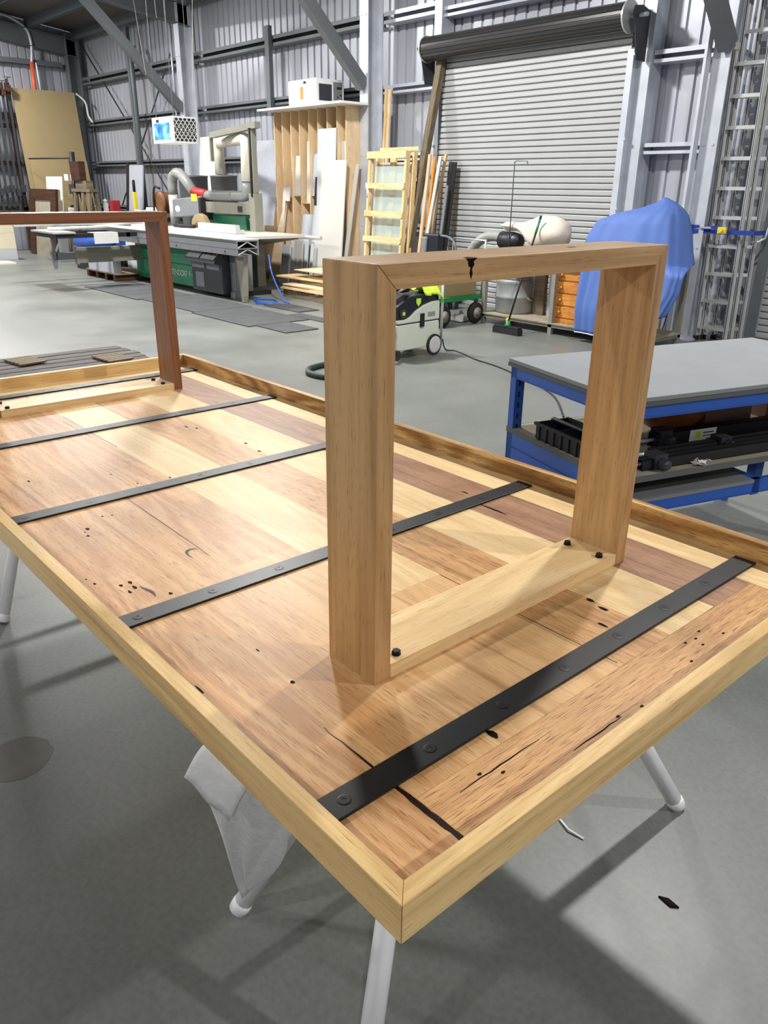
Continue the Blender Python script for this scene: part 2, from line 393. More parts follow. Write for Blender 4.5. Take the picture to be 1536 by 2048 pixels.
def ribbed(mb, p0, p1, z0, z1, out, pitch=.19, depth=.026, ztop=None):
    """trapezoidal wall sheet from p0 to p1 (xy), ribs stand out along 'out'"""
    p0 = Vector((p0[0], p0[1], 0)); p1 = Vector((p1[0], p1[1], 0)); L = (p1 - p0).length; d = (p1 - p0) / L; out = Vector(out)
    prof = []; s = 0
    while s < L:
        for a, h in ((0, 0), (pitch - .052, 0), (pitch - .042, depth), (pitch - .010, depth)):
            if s + a <= L: prof.append((s + a, h))
        s += pitch
    prof.append((L, 0))
    for i in range(len(prof) - 1):
        a, b = prof[i], prof[i + 1]
        A = p0 + d * a[0] + out * a[1]; B = p0 + d * b[0] + out * b[1]
        za = z1 if ztop is None else ztop(A); zb = z1 if ztop is None else ztop(B)
        mb.face([(A.x, A.y, z0), (B.x, B.y, z0), (B.x, B.y, zb), (A.x, A.y, za)], [(a[0], z0), (b[0], z0), (b[0], zb), (a[0], za)], 0)
ZE = 4.93
mb = MB()
ribbed(mb, (XL, YW), (-8.40, YW), 0, ZE, (0, 1, 0)); ribbed(mb, (-8.40, YW), (-5.18, YW), 3.1, ZE, (0, 1, 0))
ribbed(mb, (-5.18, YW), (-3.52, YW), 0, ZE, (0, 1, 0)); ribbed(mb, (-3.52, YW), (-.3, YW), 3.1, ZE, (0, 1, 0)); ribbed(mb, (-.3, YW), (XR, YW), 0, ZE, (0, 1, 0))
struct(mb.build('wall_back', M_SHEET, loc=(0, 0, 0)))
rz = lambda p: roof_z(p.y) - .02
mb = MB(); ribbed(mb, (XL, YF), (XL, YW), 0, 0, (-1, 0, 0), ztop=rz); struct(mb.build('wall_left', M_SHEET, loc=(0, 0, 0)))
mb = MB(); ribbed(mb, (XR, YW), (XR, YF), 0, 0, (1, 0, 0), ztop=rz); struct(mb.build('wall_right', M_SHEET, loc=(0, 0, 0)))
mb = MB(); ribbed(mb, (XR, YF), (XL, YF), 0, roof_z(YF) - .02, (0, -1, 0)); struct(mb.build('wall_front', M_SHEET, loc=(0, 0, 0)))
mb = MB()
for y0, y1 in ((YF, -.2), (-.2, YW)):
    mb.hexa([(XL if not i & 1 else XR, y1 if i & 2 else y0, roof_z((y1 if i & 2 else y0) + (1e-6 if y0 == -.2 else -1e-6)) + (.06 if i & 4 else 0)) for i in range(8)])
struct(mb.build('ceiling', M_ROOF, loc=(0, 0, 0)))

def isection(mb, p0, p1, fw, d, dirv, m=0, t=.014, tw=.01):
    """I beam: dirv points from the outer flange to the inner flange"""
    p0 = Vector(p0); p1 = Vector(p1); dv = Vector(dirv).normalized(); ax = (p1 - p0).normalized(); sd = ax.cross(dv).normalized()
    def plate(c0, hw, hd):
        c = []
        for i in range(8): c.append((p1 if i & 1 else p0) + dv * (c0 + (hd if i & 2 else -hd)) + sd * (hw if i & 4 else -hw))
        if (c[1] - c[0]).cross(c[2] - c[0]).dot(c[4] - c[0]) < 0: c = [c[i ^ 4] for i in range(8)]
        mb.hexa(c, m)
    plate(t / 2, fw / 2, t / 2); plate(d - t / 2, fw / 2, t / 2); plate(d / 2, tw / 2, d / 2 - t)
COLX = (-21.08, -15.42, -9.73, -4.10)
for i, x in enumerate(COLX):
    mb = MB(); isection(mb, (x, 8.335, 0), (x, 8.335, roof_z(8.3) - .05), .19 if i else .24, .295, (0, -1, 0)); 
    mb.box(x - .14, x + .14, 8.0, 8.37, 0, .016)
    for z in (1.0, 2.02, 2.94, 3.88):
        for sx in (-.05, .05): mb.tube([(x + sx, 8.038, z), (x + sx, 8.03, z)], .012, 6, smooth=False)
    o = mb.build('steel_column', M_GALV if i else M_GALVD)
    struct(o, ('grey corner steel column where back and left wall meet', 'grey steel column behind the hanging air filter', 'grey steel column at the right end of the sheet rack', 'grey steel column beside the strapped ladders')[i], 'steel column')
    mb = MB(); isection(mb, (x, 8.3, roof_z(8.3) - .22), (x, -.2, roof_z(-.2) - .22), .19, .36, (0, 0, -1)); struct(mb.build('roof_rafter', M_GALVD), ('sloping roof rafter along the left end wall', 'sloping roof rafter above the hanging air filter', 'sloping roof rafter above the sheet rack', 'sloping roof rafter above the ladders')[i], 'rafter')
for i, (x, z0) in enumerate(((-15.42, 2.98), (-9.73, 2.98), (-4.05, 2.93))):
    mb = MB(); mb.beam((x, 8.03, z0 - .02), (x, 8.03 - 2.15, z0 - .02 + 2.05), .13, .17); o = mb.build('knee_brace', M_GALVD)
    struct(o, ('diagonal grey knee brace above the hanging air filter', 'diagonal grey knee brace above the sheet rack', 'diagonal grey knee brace above the ladders')[i], 'brace')
k = 0
for y in (8.33, 7.25, 6.15, 5.05, 3.95, 2.85, 1.75, .65):
    mb = MB(); z = roof_z(y) - .005
    mb.box(XL + .05, XR - .05, y - .03, y - .025, z - .2, z); mb.box(XL + .05, XR - .05, y - .03, y + .035, z - .2, z - .195)
    mb.box(XL + .05, XR - .05, y + .03, y + .035, z - .2, z - .175)
    struct(mb.build('roof_purlin', M_GALVD), 'dark grey roof purlin running the length of the shed', 'purlin')
def girt(xa, xb, z1, z0, m, what):
    mb = MB(); t = .006
    mb.box(xa, xb, 8.33, YW - .005, z1 - t, z1); mb.box(xa, xb, 8.33, YW - .005, z0, z0 + t); mb.box(xa, xb, YW - .02, YW - .012, z0 + t, z1 - t)
    lip = (z1 - z0) * .36
    mb.box(xa, xb, 8.33, 8.337, z1 - lip, z1 - t); mb.box(xa, xb, 8.33, 8.337, z0 + t, z0 + lip * .8)
    struct(mb.build('wall_girt', m), what, 'wall rail')
G = M_GALVD
for lv, nm in (((1.08, .96), 'lowest'), ((2.08, 1.965), 'second'), ((3.01, 2.885), 'third'), ((3.96, 3.80), 'top')):
    girt(-20.95, -15.53, lv[0], lv[1], G, nm + ' horizontal wall rail in the far left bay')
    girt(-15.31, -9.84, lv[0], lv[1], G, nm + ' horizontal wall rail behind the sheet rack bay')
    girt(-9.62, -8.50, lv[0] - .03, lv[1] - .02, M_GALV, nm + ' horizontal wall rail left of the roller door')
    girt(-5.05, -4.20, lv[0] - .01, lv[1] - .01, M_GALV, nm + ' horizontal wall rail right of the roller door')
girt(-8.36, -5.22, 3.84, 3.72, M_GALV, 'horizontal wall rail above the roller door')
# left wall rails and end rafter
for z in (1.05, 2.05, 3.05, 4.22):
    mb = MB(); mb.box(XL + .02, XL + .2, -.2, 7.95, z - .05, z + .055); mb.box(XL + .2, XL + .206, -.2, 7.95, z - .02, z + .02)
    struct(mb.build('wall_girt', G), 'horizontal rail of the left end wall at %.1f metres' % z, 'wall rail')
# door jamb posts
for xa, xb, nm in ((-8.50, -8.36, 'left'), (-5.22, -5.06, 'right')):
    mb = MB(); t = .008
    mb.box(xa, xb, 8.28, 8.288, 0, 4.7); mb.box(xa, xa + t, 8.288, 8.52, 0, 4.7); mb.box(xb - t, xb, 8.288, 8.52, 0, 4.7)
    struct(mb.build('door_jamb', M_GALV), 'bright steel post on the %s of the roller door' % nm, 'door post')
for x, z0, z1, r, nm in ((-12.6, 2.72, 4.1, .06, 'square steel strut above the sheet rack'), (-18.1, .9, 4.72, .055, 'dark wall strut in the far left bay')):
    mb = MB(); mb.box(x - r, x + r, 8.24, 8.32, z0, z1); struct(mb.build('wall_strut', G), nm, 'strut')
mb = MB(); mb.tube([(-17.72, 8.15, .9), (-17.72, 8.15, 4.1), (-17.78, 8.2, 4.25), (-17.85, 8.3, 4.3)], .05, 10); struct(mb.build('wall_pipe', G), 'grey vertical pipe on the back wall in the far left bay', 'pipe')
for a, b in (((-20.88, 8.36, 4.72), (-16.2, 8.36, .8)), ((-16.3, 8.37, 4.1), (-20.3, 8.37, .3))):
    mb = MB(); mb.tube([a, b], .018, 6); struct(mb.build('brace_rod', M_MDARK), 'thin dark diagonal brace rod across the far left bay, %s' % ('falling to the right' if a[0] < b[0] else 'rising to the right'), 'brace')

# roller doors
def curtain_mb(x0, x1, y, z0, z1, pitch=.0716):
    mb = MB(); z = z0
    pr = ((0, 0), (.006, -.004), (.05, -.004), (.057, 0), (.059, .026), (.0685, .026))
    P = []
    while z < z1:
        P += [(z + a, y + b) for a, b in pr]; z += pitch
    for i in range(len(P) - 1):
        mb.face([(x0, P[i][1], P[i][0]), (x1, P[i][1], P[i][0]), (x1, P[i + 1][1], P[i + 1][0]), (x0, P[i + 1][1], P[i + 1][0])], [(0, P[i][0]), (x1 - x0, P[i][0]), (x1 - x0, P[i + 1][0]), (0, P[i + 1][0])], 0)
    return mb
d1 = thing('door_1', 'large closed grey steel roller door in the back wall', 'roller door', (-6.80, 8.22, 0)); d1['kind'] = 'structure'
curtain_mb(-8.29, -5.28, 8.22, 0, 3.24).build('curtain', M_DOOR, d1, True)
mb = MB(); n = 22; prof = []
cy, cz, R = 8.06, 3.31, .15
for x0, x1 in ((-8.40, -5.25),):
    pts = []
    for k in range(n):
        for a, r in ((0, R), (.7, R), (.8, R - .008), (.92, R - .008)):
            t = 2 * PI * (k + a) / n; pts.append((cy + r * math.cos(t), cz + r * math.sin(t)))
    for i in range(len(pts)):
        j = (i + 1) % len(pts)
        mb.face([(x0, *pts[i]), (x0, *pts[j]), (x1, *pts[j]), (x1, *pts[i])], None, 0)
mb.build('drum', M_DRUM, d1, True)
mb = MB()
for x, s in ((-5.245, 1), (-8.40, -1)):
    mb.lathe((x, cy, cz), [(.02, 0), (.13, 0), (.13, .012), (.155, .012), (.155, -.01), (.15, -.01)], 28, 0, (s, 0, 0), False)
mb.build('drum_end', M_MDARK, d1, True)
mb = MB()
for x, s in ((-5.245, 1), (-8.40, -1)):
    mb.lathe((x, cy, cz), [(.150, -.004), (.163, -.004), (.163, .014), (.150, .014)], 28, 0, (s, 0, 0), False)
mb.build('drum_rim', M_ALU, d1, True)
mb = MB(); mb.tube([(-5.25, cy, cz), (-5.02, cy, cz)], .022, 10); mb.tube([(-8.4, cy, cz), (-8.5, cy, cz)], .022, 10); mb.build('axle', M_GALV, d1, True)
for x in (-5.13, -8.46):
    mb = MB(); mb.prism([(-.10, .08), (-.14, 0), (-.06, -.1), (.02, -.42), (.2, -.42), (.2, .06), (.05, .1)], (x, cy, cz), (0, 1, 0), (0, 0, 1), (1, 0, 0), .012); mb.build('bracket', M_MDARK, d1, True)
for xa, xb in ((-8.35, -8.27), (-5.30, -5.22)):
    mb = MB(); mb.box(xa, xb, 8.185, 8.191, 0, 3.02); s0 = xa if xa < -7 else xb - .006
    mb.box(s0, s0 + .006, 8.191, 8.28, 0, 3.02)
    for z in (.6, 1.35, 2.1, 2.95): mb.box((xa + xb) / 2 + (.03 if xa > -7 else -.06), (xa + xb) / 2 + (.06 if xa > -7 else -.03), 8.17, 8.185, z, z + .03)
    mb.build('guide_rail', M_GALV, d1, True)
d2 = thing('door_2', 'second roller door, half visible at the right picture edge behind the ladders', 'roller door', (-1.9, 8.48, 0)); d2['kind'] = 'structure'
curtain_mb(-3.43, -.4, 8.48, 0, 3.1).build('curtain', M_DOOR, d2, True)
mb = MB(); mb.box(-3.53, -3.42, 8.43, 8.438, 0, 3.1); mb.box(-3.53, -3.524, 8.438, 8.55, 0, 3.1); mb.build('guide_rail', M_GALVD, d2, True)
mb = MB(); mb.box(-.42, -.3, 8.43, 8.438, 0, 3.1); mb.build('guide_rail', M_GALVD, d2, True)

# ------------------------------------------------------------------ the table, lying face down
ZP = .78; ZB = .7661; ZR = .8278; TL = 2.9975; TW = 1.3182; RW = .0259
TB = thing('dining_table', 'large reclaimed timber dining table lying upside down with two square hoop legs', 'table', (-TL / 2, TW / 2, ZB))
T = lambda u, v, z: Vector((-u, v, z))
def tbox(mb, u0, u1, v0, v1, z0, z1, m=0, g=0, off=None): mb.box(-u1, -u0, v0, v1, z0, z1, m, g, off)
mb = MB()
VB = [RW, .165, .340, .512, .680, .845, 1.016, 1.182, TW - RW]
BM = [1, 0, 3, 2, 0, 2, 4, 2]
for i in range(8):
    u0, u1 = (.150, TL - .150) if 0 < i < 7 else (RW, TL - RW)
    if i == 4:
        tbox(mb, u0, 1.32, VB[i], VB[i + 1], ZB, ZP, 5); tbox(mb, 1.3205, u1, VB[i], VB[i + 1], ZB, ZP, 0)
    elif i == 2:
        tbox(mb, u0, .95, VB[i], VB[i + 1], ZB, ZP, 3); tbox(mb, .9505, u1, VB[i], VB[i + 1], ZB, ZP, 1)
    elif i == 3:
        tbox(mb, u0, .62, VB[i], VB[i + 1], ZB, ZP, 3); tbox(mb, .6205, u1, VB[i], VB[i + 1], ZB, ZP, 2)
    else: tbox(mb, u0, u1, VB[i], VB[i + 1], ZB, ZP, BM[i])
tbox(mb, RW, .1495, .1655, 1.1815, ZB, ZP, 5, 1); tbox(mb, TL - .1495, TL - RW, .1655, 1.1815, ZB, ZP, 2, 1)
def flat(mb, pts, m=6, z=ZP + .0004):
    P = [Vector((-u, v, z)) for u, v in pts]
    if (P[1] - P[0]).cross(P[2] - P[0]).z < 0: P.reverse()
    mb.face(P, None, m)
def vein(mb, path, wd, m=6):
    """tapered dark vein along a (u, v) path"""
    n = len(path)
    for i in range(n - 1):
        a, b = Vector(path[i]), Vector(path[i + 1]); d = (b - a).normalized(); p = Vector((-d.y, d.x))
        wa = wd[i] / 2; wb = wd[i + 1] / 2
        flat(mb, [a - p * wa, b - p * wb, b + p * wb, a + p * wa], m)
def hole(mb, u, v, lu, lv, m=7):
    flat(mb, [(u + lu * math.cos(t) * (1 + .25 * math.sin(3 * t + u * 90)), v + lv * math.sin(t)) for t in [2 * PI * k / 10 for k in range(10)]], m)
def wig(u0, u1, v0, v1, n, a=.0016): return [(u0 + (u1 - u0) * k / n, v0 + (v1 - v0) * k / n + random.uniform(-a, a)) for k in range(n + 1)]
p = wig(.027, .36, .1605, .159, 22); vein(mb, p, [.008 + .003 * random.random() if q[0] < .17 else max(.0012, .007 * (1 - (q[0] - .17) / .2)) for q in p])
p = wig(1.03, 1.56, .336, .344, 16, .0008); vein(mb, p, [.003 * (.4 + .6 * math.sin(PI * k / 16)) for k in range(17)])
p = wig(1.95, 2.42, .513, .512, 12, .0006); vein(mb, p, [.003] * 13)
p = wig(2.1, 2.36, .49, .487, 8, .0006); vein(mb, p, [.0025] * 9)
p = wig(2.2, 2.35, .36, .358, 6, .0006); vein(mb, p, [.002] * 7)
p = wig(.16, .62, .6805, .6805, 8, .0003); vein(mb, p, [.0015] * 9, 7)
p = [(.93 + .0135 * k, .150 + .004 * math.sin(k)) for k in range(6)]; vein(mb, p, [.001, .005, .008, .008, .005, .001])
p = [(1.092 - .018 * k * .3, .292 + .009 * k) for k in range(3)] + [(1.074 - .004 * k, .318 + .008 * k) for k in range(3)]
vein(mb, [(1.048, .30), (1.066, .2985), (1.083, .302), (1.093, .312), (1.092, .324), (1.083, .333)], [.001, .004, .007, .009, .006, .001])
for u, v, a, b in ((1.026, .137, .008, .004), (1.364, .179, .008, .005), (1.322, .163, .006, .004), (.924, .181, .006, .004), (1.347, .166, .004, .002), (1.068, .076, .005, .003), (1.10, .07, .004, .002), (1.025, .116, .006, .004),
                   (.998, .135, .009, .004), (.985, .118, .008, .003), (1.418, .24, .005, .003), (1.409, .262, .004, .003), (.494, .193, .005, .004), (.62, .202, .006, .0016), (.578, .059, .016, .002), (.333, .841, .010, .005), (.293, .831, .012, .005),
                   (.257, .775, .012, .004), (.935, 1.096, .014, .003), (.80, 1.063, .05, .004), (1.804, .182, .009, .004), (1.711, .389, .006, .003), (1.59, .416, .006, .003), (1.576, .511, .008, .003), (1.72, .86, .010, .004), (1.62, .85, .010, .004), (.174, .354, .012, .007), (2.02, .80, .012, .004), (1.98, .82, .008, .004), (.615, .472, .004, .002)):
    hole(mb, u, v, a, b)
for u, v in ((.06, .60), (.075, .79), (.05, .43), (.115, .84), (.11, .87), (.12, .90), (.09, .86), (.085, .93), (.07, .545), (.105, .30), (.125, .27)): hole(mb, u, v, .0024, .0045)
for v0, v1, u in ((.20, .36, .052), (.42, .55, .066), (.22, .40, .118)):
    n = 8; vein(mb, [(u + random.uniform(-.001, .001), v0 + (v1 - v0) * k / n) for k in range(n + 1)], [.001 + .0015 * math.sin(PI * k / n) for k in range(n + 1)], 7)
mb.build('tabletop', [W_TAN, W_ORG, W_LGT, W_MID, W_BRN, W_PNK, M_RESIN, M_KNOT], TB, True)
# mitred rim
def rim(name, a, b, c, d, mat, g):
    """outer a-b, inner d-c (u, v)"""
    mb = MB(); A, B, Cc, D = [T(*q, 0) for q in (a, b, c, d)]
    c8 = [None] * 8
    for zi, z in ((0, ZB), (1, ZR)):
        for k, q in ((0, A), (1, B), (2, D), (3, Cc)): c8[k + 4 * zi] = Vector((q.x, q.y, z))
    if (c8[1] - c8[0]).cross(c8[2] - c8[0]).z < 0:
        c8 = [c8[i ^ 1] for i in range(8)]
    mb.hexa(c8, 0, 0); return mb.build(name, mat, TB, True, bevel=.0012)
e = .0003
rim('rim_board', (0, e), (0, TW - e), (RW, TW - RW - e), (RW, RW + e), W_RIM, 0)
rim('rim_board', (TL, TW - e), (TL, e), (TL - RW, RW + e), (TL - RW, TW - RW - e), W_RIM, 0)
rim('rim_board', (TL - e, 0), (e, 0), (RW + e, RW), (TL - RW - e, RW), W_RIM, 0)
rim('rim_board', (e, TW), (TL - e, TW), (TL - RW - e, TW - RW), (RW + e, TW - RW), W_RIMD, 0)
# steel bars
for i, (u0, wd) in enumerate(((.1845, .0497), (.8429, .0505), (1.4995, .0505), (2.1592, .0505), (2.8128, .0505))):
    mb = MB(); tbox(mb, u0, u0 + wd, .032, 1.281, ZP, ZP + .0055)
    bar = mb.build('steel_bar', M_BLACK, TB, True, bevel=.001); bar['label'] = 'black steel flat bar screwed across the underside'
    for v in [.082 + .168 * k for k in range(8)]:
        mb = MB(); mb.lathe((-(u0 + wd / 2), v, ZP + .0052), [(.0105, 0), (.0105, .0009), (.0085, .0011), (.0035, .0011), (.003, .0004), (.0001, .0004)], 14, 0, smooth=False)
        s = mb.build('screw', M_SCREW, bar, False); 
        for vtx in s.data.vertices: vtx.co -= Vector((-TL / 2, TW / 2, ZB))
# square hoop legs
def hoop(u0, mw, mr, name_label, knot=False):
    dl = .1278; v0 = .2957; v1 = v0 + .7656; t = .0366; zr = ZP + .0276; zt = ZP + .70; ui, ue = u0, u0 + dl
    mb = MB(); g = .0005
    def H(c): # c: list (v,z) x4 in hexa xy order extruded along u
        c8 = []
        for i in range(8):
            v, z = c[(i & 1) | ((i >> 1) & 1) << 1]
            c8.append(Vector((-(ue if not i & 4 else ui), v, z)))
        if (c8[1] - c8[0]).cross(c8[2] - c8[0]).dot(c8[4] - c8[0]) < 0: c8 = [c8[i ^ 4] for i in range(8)]
        return c8
    # posts: local x = up the post (grain)
    mb.hexa(H([(v0, ZP), (v0, zt - g), (v0 + t, ZP), (v0 + t, zt - t - g)]), 0, 0)
    mb.hexa(H([(v1, ZP), (v1, zt - g), (v1 - t, ZP), (v1 - t, zt - t - g)]), 0, 0)
    mb.hexa(H([(v0 + g, zt), (v1 - g, zt), (v0 + t + g, zt - t), (v1 - t - g, zt - t)]), 0, 0)
    mb.hexa(H([(v0 + t + .0004, ZP), (v1 - t - .0004, ZP), (v0 + t + .0004, zr), (v1 - t - .0004, zr)]), 1, 0)
    if knot:
        vk, zk = knot
        mb.face([Vector((-(ui - .0004), vk + a, zt + b)) for a, b in ((-.013, -.0003), (-.008, -.004), (-.006, -.012), (-.001, -.014), (-.003, -.022), (.001, -.032), (.004, -.023), (.002, -.016), (.007, -.010), (.005, -.005), (.014, -.0003))][::-1], None, 2)
        mb.face([Vector((-(ui + c), vk + a, zt + .0004)) for a, c in ((-.013, 0.0003), (-.01, .010), (-.002, .008), (.004, .018), (.010, .008), (.014, .0003))], None, 2)
        for a in range(2): mb.face([Vector((-(ui + .06 + .006 * math.cos(2 * PI * k / 8)), vk + .33 + .01 * a + .004 * math.sin(2 * PI * k / 8), zt + .0004)) for k in range(8)], None, 2)
    o = mb.build('leg_frame', [mw, mr, M_KNOT], TB, True, bevel=.0008)
    o['label'] = name_label
    for u in (.018, .106):
        for v in (v0 + t + .030, v1 - t - .042):
            mb = MB(); mb.lathe((-(u0 + u) + TL / 2, v - TW / 2, zr - ZB), [(.0085, 0), (.0085, .002)], 16, 0, smooth=False); mb.lathe((-(u0 + u) + TL / 2, v - TW / 2, zr - ZB + .002), [(.0082, 0), (.0082, .0055), (.0072, .0066)], 6, 0, smooth=False)
            mb.build('bolt', M_BOLT, o)
    return o
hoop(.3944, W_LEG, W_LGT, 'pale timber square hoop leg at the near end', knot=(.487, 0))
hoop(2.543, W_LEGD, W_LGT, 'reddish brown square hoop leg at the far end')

# ------------------------------------------------------------------ trestles and packing foam
def trestle(cx, label, feet):
    t = thing('trestle', label, 'trestle', (cx, .70, 0), 0, 'white steel trestles under the table')
    def add(nm, pts, r, n=14):
        mb = MB(); mb.tube(pts, r, n); return mb.build(nm, M_TRES, t, True)
    for (fx, fy), ty in zip(feet, (.50, .50, .92, .92)):
        tx = cx + (.02 if fx > cx else -.02)
        f = Vector((fx, fy, .012)); tp = Vector((tx, ty, .715)); d = (tp - f).normalized()
        o = add('leg', [f, tp], .0225)
        mb = MB(); q = f - t.location
        mb.lathe((q.x, q.y, q.z), [(.018, -.012), (.024, -.009), (.0245, .012), (.0228, .02)], 14, 0, tuple(d)); mb.build('foot_cap', M_TRES, o)
    mb = MB(); mb.box(cx - .03, cx + .03, .10, 1.25, .715, ZB - .002); mb.build('top_rail', M_TRES, t, True)
    for tx, sx in ((cx, 1),):
        for fx in (feet[0][0], feet[1][0]):
            x = cx + (fx - cx) * .62
            ya = .195 + (.50 - .195) * .38; add('cross_brace', [(x, ya, .28), (x, 1.42 - ya, .28)], .012, 8)
trestle(-.50, 'white painted steel trestle under the near end of the table', ((-.25, .15), (-.755, .195), (-.262, 1.287), (-.76, 1.29)))
trestle(-2.74, 'white painted steel trestle under the far end of the table', ((-2.485, .19), (-3.0, .19), (-2.485, 1.29), (-3.0, 1.29)))
mb = MB()
def foam_top(a, b):
    p = Vector((-.484, .036, .755)).lerp(Vector((-.36, .044, .755)), a); q = Vector((-.497, -.022, .692)).lerp(Vector((-.452, .028, .598)), a)
    r = p.lerp(q, b); r.z += .014 * math.sin(PI * b) + .004 * math.sin(9 * a); return r
mb.grid(foam_top, 10, 8)
def foam_low(a, b):
    p = Vector((-.512, .010, .655)).lerp(Vector((-.352, .06, .72)), a); q = Vector((-.690, .170, .115)).lerp(Vector((-.655, .182, .17)), a)
    r = p.lerp(q, b); r += Vector((-.01, -.014, 0)) * math.sin(PI * a) * math.sin(PI * b) + Vector((.06, .01, .02)) * (a * math.sin(PI * b)); r.y += .004 * math.sin(14 * a + 5 * b); return r
mb.grid(foam_low, 14, 18)
tag(mb.build('foam_sheet', M_FOAM, solid=.0012), 'crumpled white packing foam sheet hanging over the near trestle leg', 'packing sheet')
mb = MB(); mb.tube([(-.44, 1.0, .004), (-.40, .985, .006), (-.355, .992, .003)], .003, 5); tag(mb.build('paper_strip', M_WHITE), 'thin white paper strip on the floor under the near table edge', 'paper')
mb = MB(); mb.prism([(0, 0), (.02, .012), (.05, .008), (.035, -.006)], (-.13, .98, .0005), (1, 0, 0), (0, 1, 0), (0, 0, 1), .004); tag(mb.build('leaf_scrap', M_KNOT), 'small dark leaf scrap on the bare floor near the bottom right', 'leaf')

# ------------------------------------------------------------------ blue workbench
BA = math.radians(-17.3); BE = Vector((math.cos(BA), math.sin(BA), 0)); BN = Vector((-BE.y, BE.x, 0)); BP = Vector((-1.773, 2.281, 0))
def bw(u, v, z=0): return BP + BE * u + BN * v + Vector((0, 0, z))
wb = thing('workbench', 'blue steel workbench with a grey top at the right of the picture', 'workbench', bw(0, 0), BA)
D = .78; Lb = 1.45
mb = MB(); mb.box(-.01, D + .01, -.01, Lb + .01, .862, .88); mb.build('worktop', M_GREYTOP, wb, bevel=.002)
mb = MB(); mb.box(-.012, D + .012, -.012, Lb + .012, .846, .8615); mb.build('worktop_edge', M_DGREY, wb)
for nm, z0, z1 in (('top_beam', .80, .846), ('shelf_beam', .485, .545)):
    for u0, u1, v0, v1 in ((0, D, 0, .02), (0, D, Lb - .02, Lb), (0, .02, 0.02, Lb - .02), (D - .02, D, 0.02, Lb - .02)):
        if nm == 'shelf_beam' and v1 > .5 and u0 > .5: z0, z1 = .41, .47
        elif nm == 'shelf_beam': z0, z1 = .485, .545
        mb = MB(); mb.box(u0, u1, v0, v1, z0, z1); mb.box(u0, u1, v0, v1, z0 - .004, z0 + .002); mb.build(nm, M_BLUE, wb)
mb = MB(); mb.box(0, D, 0, .02, .40, .478); mb.prism([(0, 0), (.3, -.1), (.3, -.13), (0, -.06)], (0, .02, .42), (1, 0, 0), (0, 0, 1), (0, 1, 0), .01); mb.build('lower_beam', M_BLUE, wb)
for u in (0, D - .045):
    for v in (0, Lb - .045):
        mb = MB(); mb.box(u, u + .045, v, v + .004, 0, .845); mb.box(u, u + .004, v, v + .045, 0, .845); mb.box(u + .041, u + .045, v, v + .045, 0, .845)
        for k in range(15): mb.box(u + .018, u + .028, v - .001, v + .046, .06 + k * .05, .06 + k * .05 + .022, 1) if False else mb.box(u + .0405, u + .0456, v + .014, v + .026, .06 + k * .05, .06 + k * .05 + .026, 1)
        mb.build('leg', [M_BLUE, M_BLACKM], wb)
mb = MB(); mb.box(.002, D - .002, .002, Lb - .002, .546, .567); mb.build('shelf', [M_DUSTY], wb)
mb = MB(); mb.box(-.003, D + .003, -.003, 0.001, .543, .5675); mb.box(D - .001, D + .003, .001, Lb, .543, .5675); mb.box(-.003, .001, .001, Lb, .543, .5675); mb.build('shelf_edge', M_DGREY, wb)
mb = MB(); mb.box(.02, D + .004, .03, .72, .455, .4705); mb.build('lower_shelf', M_MGREY, wb)
mb = MB(); mb.box(D - .16, D - .115, .86, .905, .40, .545); mb.build('middle_post', M_BLUE, wb)
mb = MB(); mb.box(.0, D, .72, .76, .40, .47); mb.build('cross_rail', M_BLUE, wb)
Z5 = .5672
# things on its shelf
tr = thing('tote_tray', 'black plastic tool tray with a handle on the left end of the bench shelf', 'tool tray', bw(.36, .10, Z5), BA + .04)
mb = MB(); w2, d2, hh = .15, .085, .075
for a in ((-w2, w2, -d2, -d2 + .005), (-w2, w2, d2 - .005, d2), (-w2, -w2 + .005, -d2, d2), (w2 - .005, w2, -d2, d2), (-.003, .003, -d2, d2)): mb.box(*a, 0, hh)
mb.box(-w2, w2, -d2, d2, 0, .005); mb.box(-w2 - .008, w2 + .008, -d2 - .008, -d2 + .003, hh - .012, hh); mb.box(-w2 - .008, w2 + .008, d2 - .003, d2 + .008, hh - .012, hh)
for k in range(6): mb.box(-w2 + .02 + k * .05, -w2 + .03 + k * .05, -d2 - .006, -d2, 0, hh - .012)
mb.build('tray', M_BLACKM, tr)
mb = MB(); mb.tube([(-w2, 0, hh), (-w2 + .01, 0, hh + .006), (w2 - .01, 0, hh + .006), (w2, 0, hh)], .009, 8); mb.build('handle', M_MDARK, tr)
cb = thing('sanding_brush', 'round black brush wheel on the bench shelf behind the tool tray', 'brush', bw(.30, .29, Z5))
mb = MB(); mb.lathe((0, 0, .035), [(.075, 0), (.085, .01), (.085, .02), (.03, .035)], 20); mb.build('flange', M_GALV, cb)
mb = MB(); mb.lathe((0, 0, 0), [(.05, 0), (.055, .035)], 20); mb.build('base', M_MDARK, cb)
mb = MB(); mb.lathe((0, 0, .07), [(.045, 0), (.048, .01), (.046, .065), (.03, .075)], 20); mb.build('brush_head', M_TYRE, cb)
mb = MB(); mb.tube([(-.09, .03, .09), (-.03, 0, .1), (-.13, .1, .15)], .003, 5); mb.build('wire', M_GALV, cb)
bo = MB(); c = bw(.34, .62, Z5)
bo.lathe((0, 0, 0), [(.055, 0), (.06, .012), (.11, .04), (.155, .09), (.178, .15), (.182, .17), (.172, .168), (.15, .1), (.1, .045), (.001, .025)], 32); tag(bo.build('wooden_bowl', M_BOWL, loc=c), 'large turned wooden bowl on the bench shelf', 'bowl')
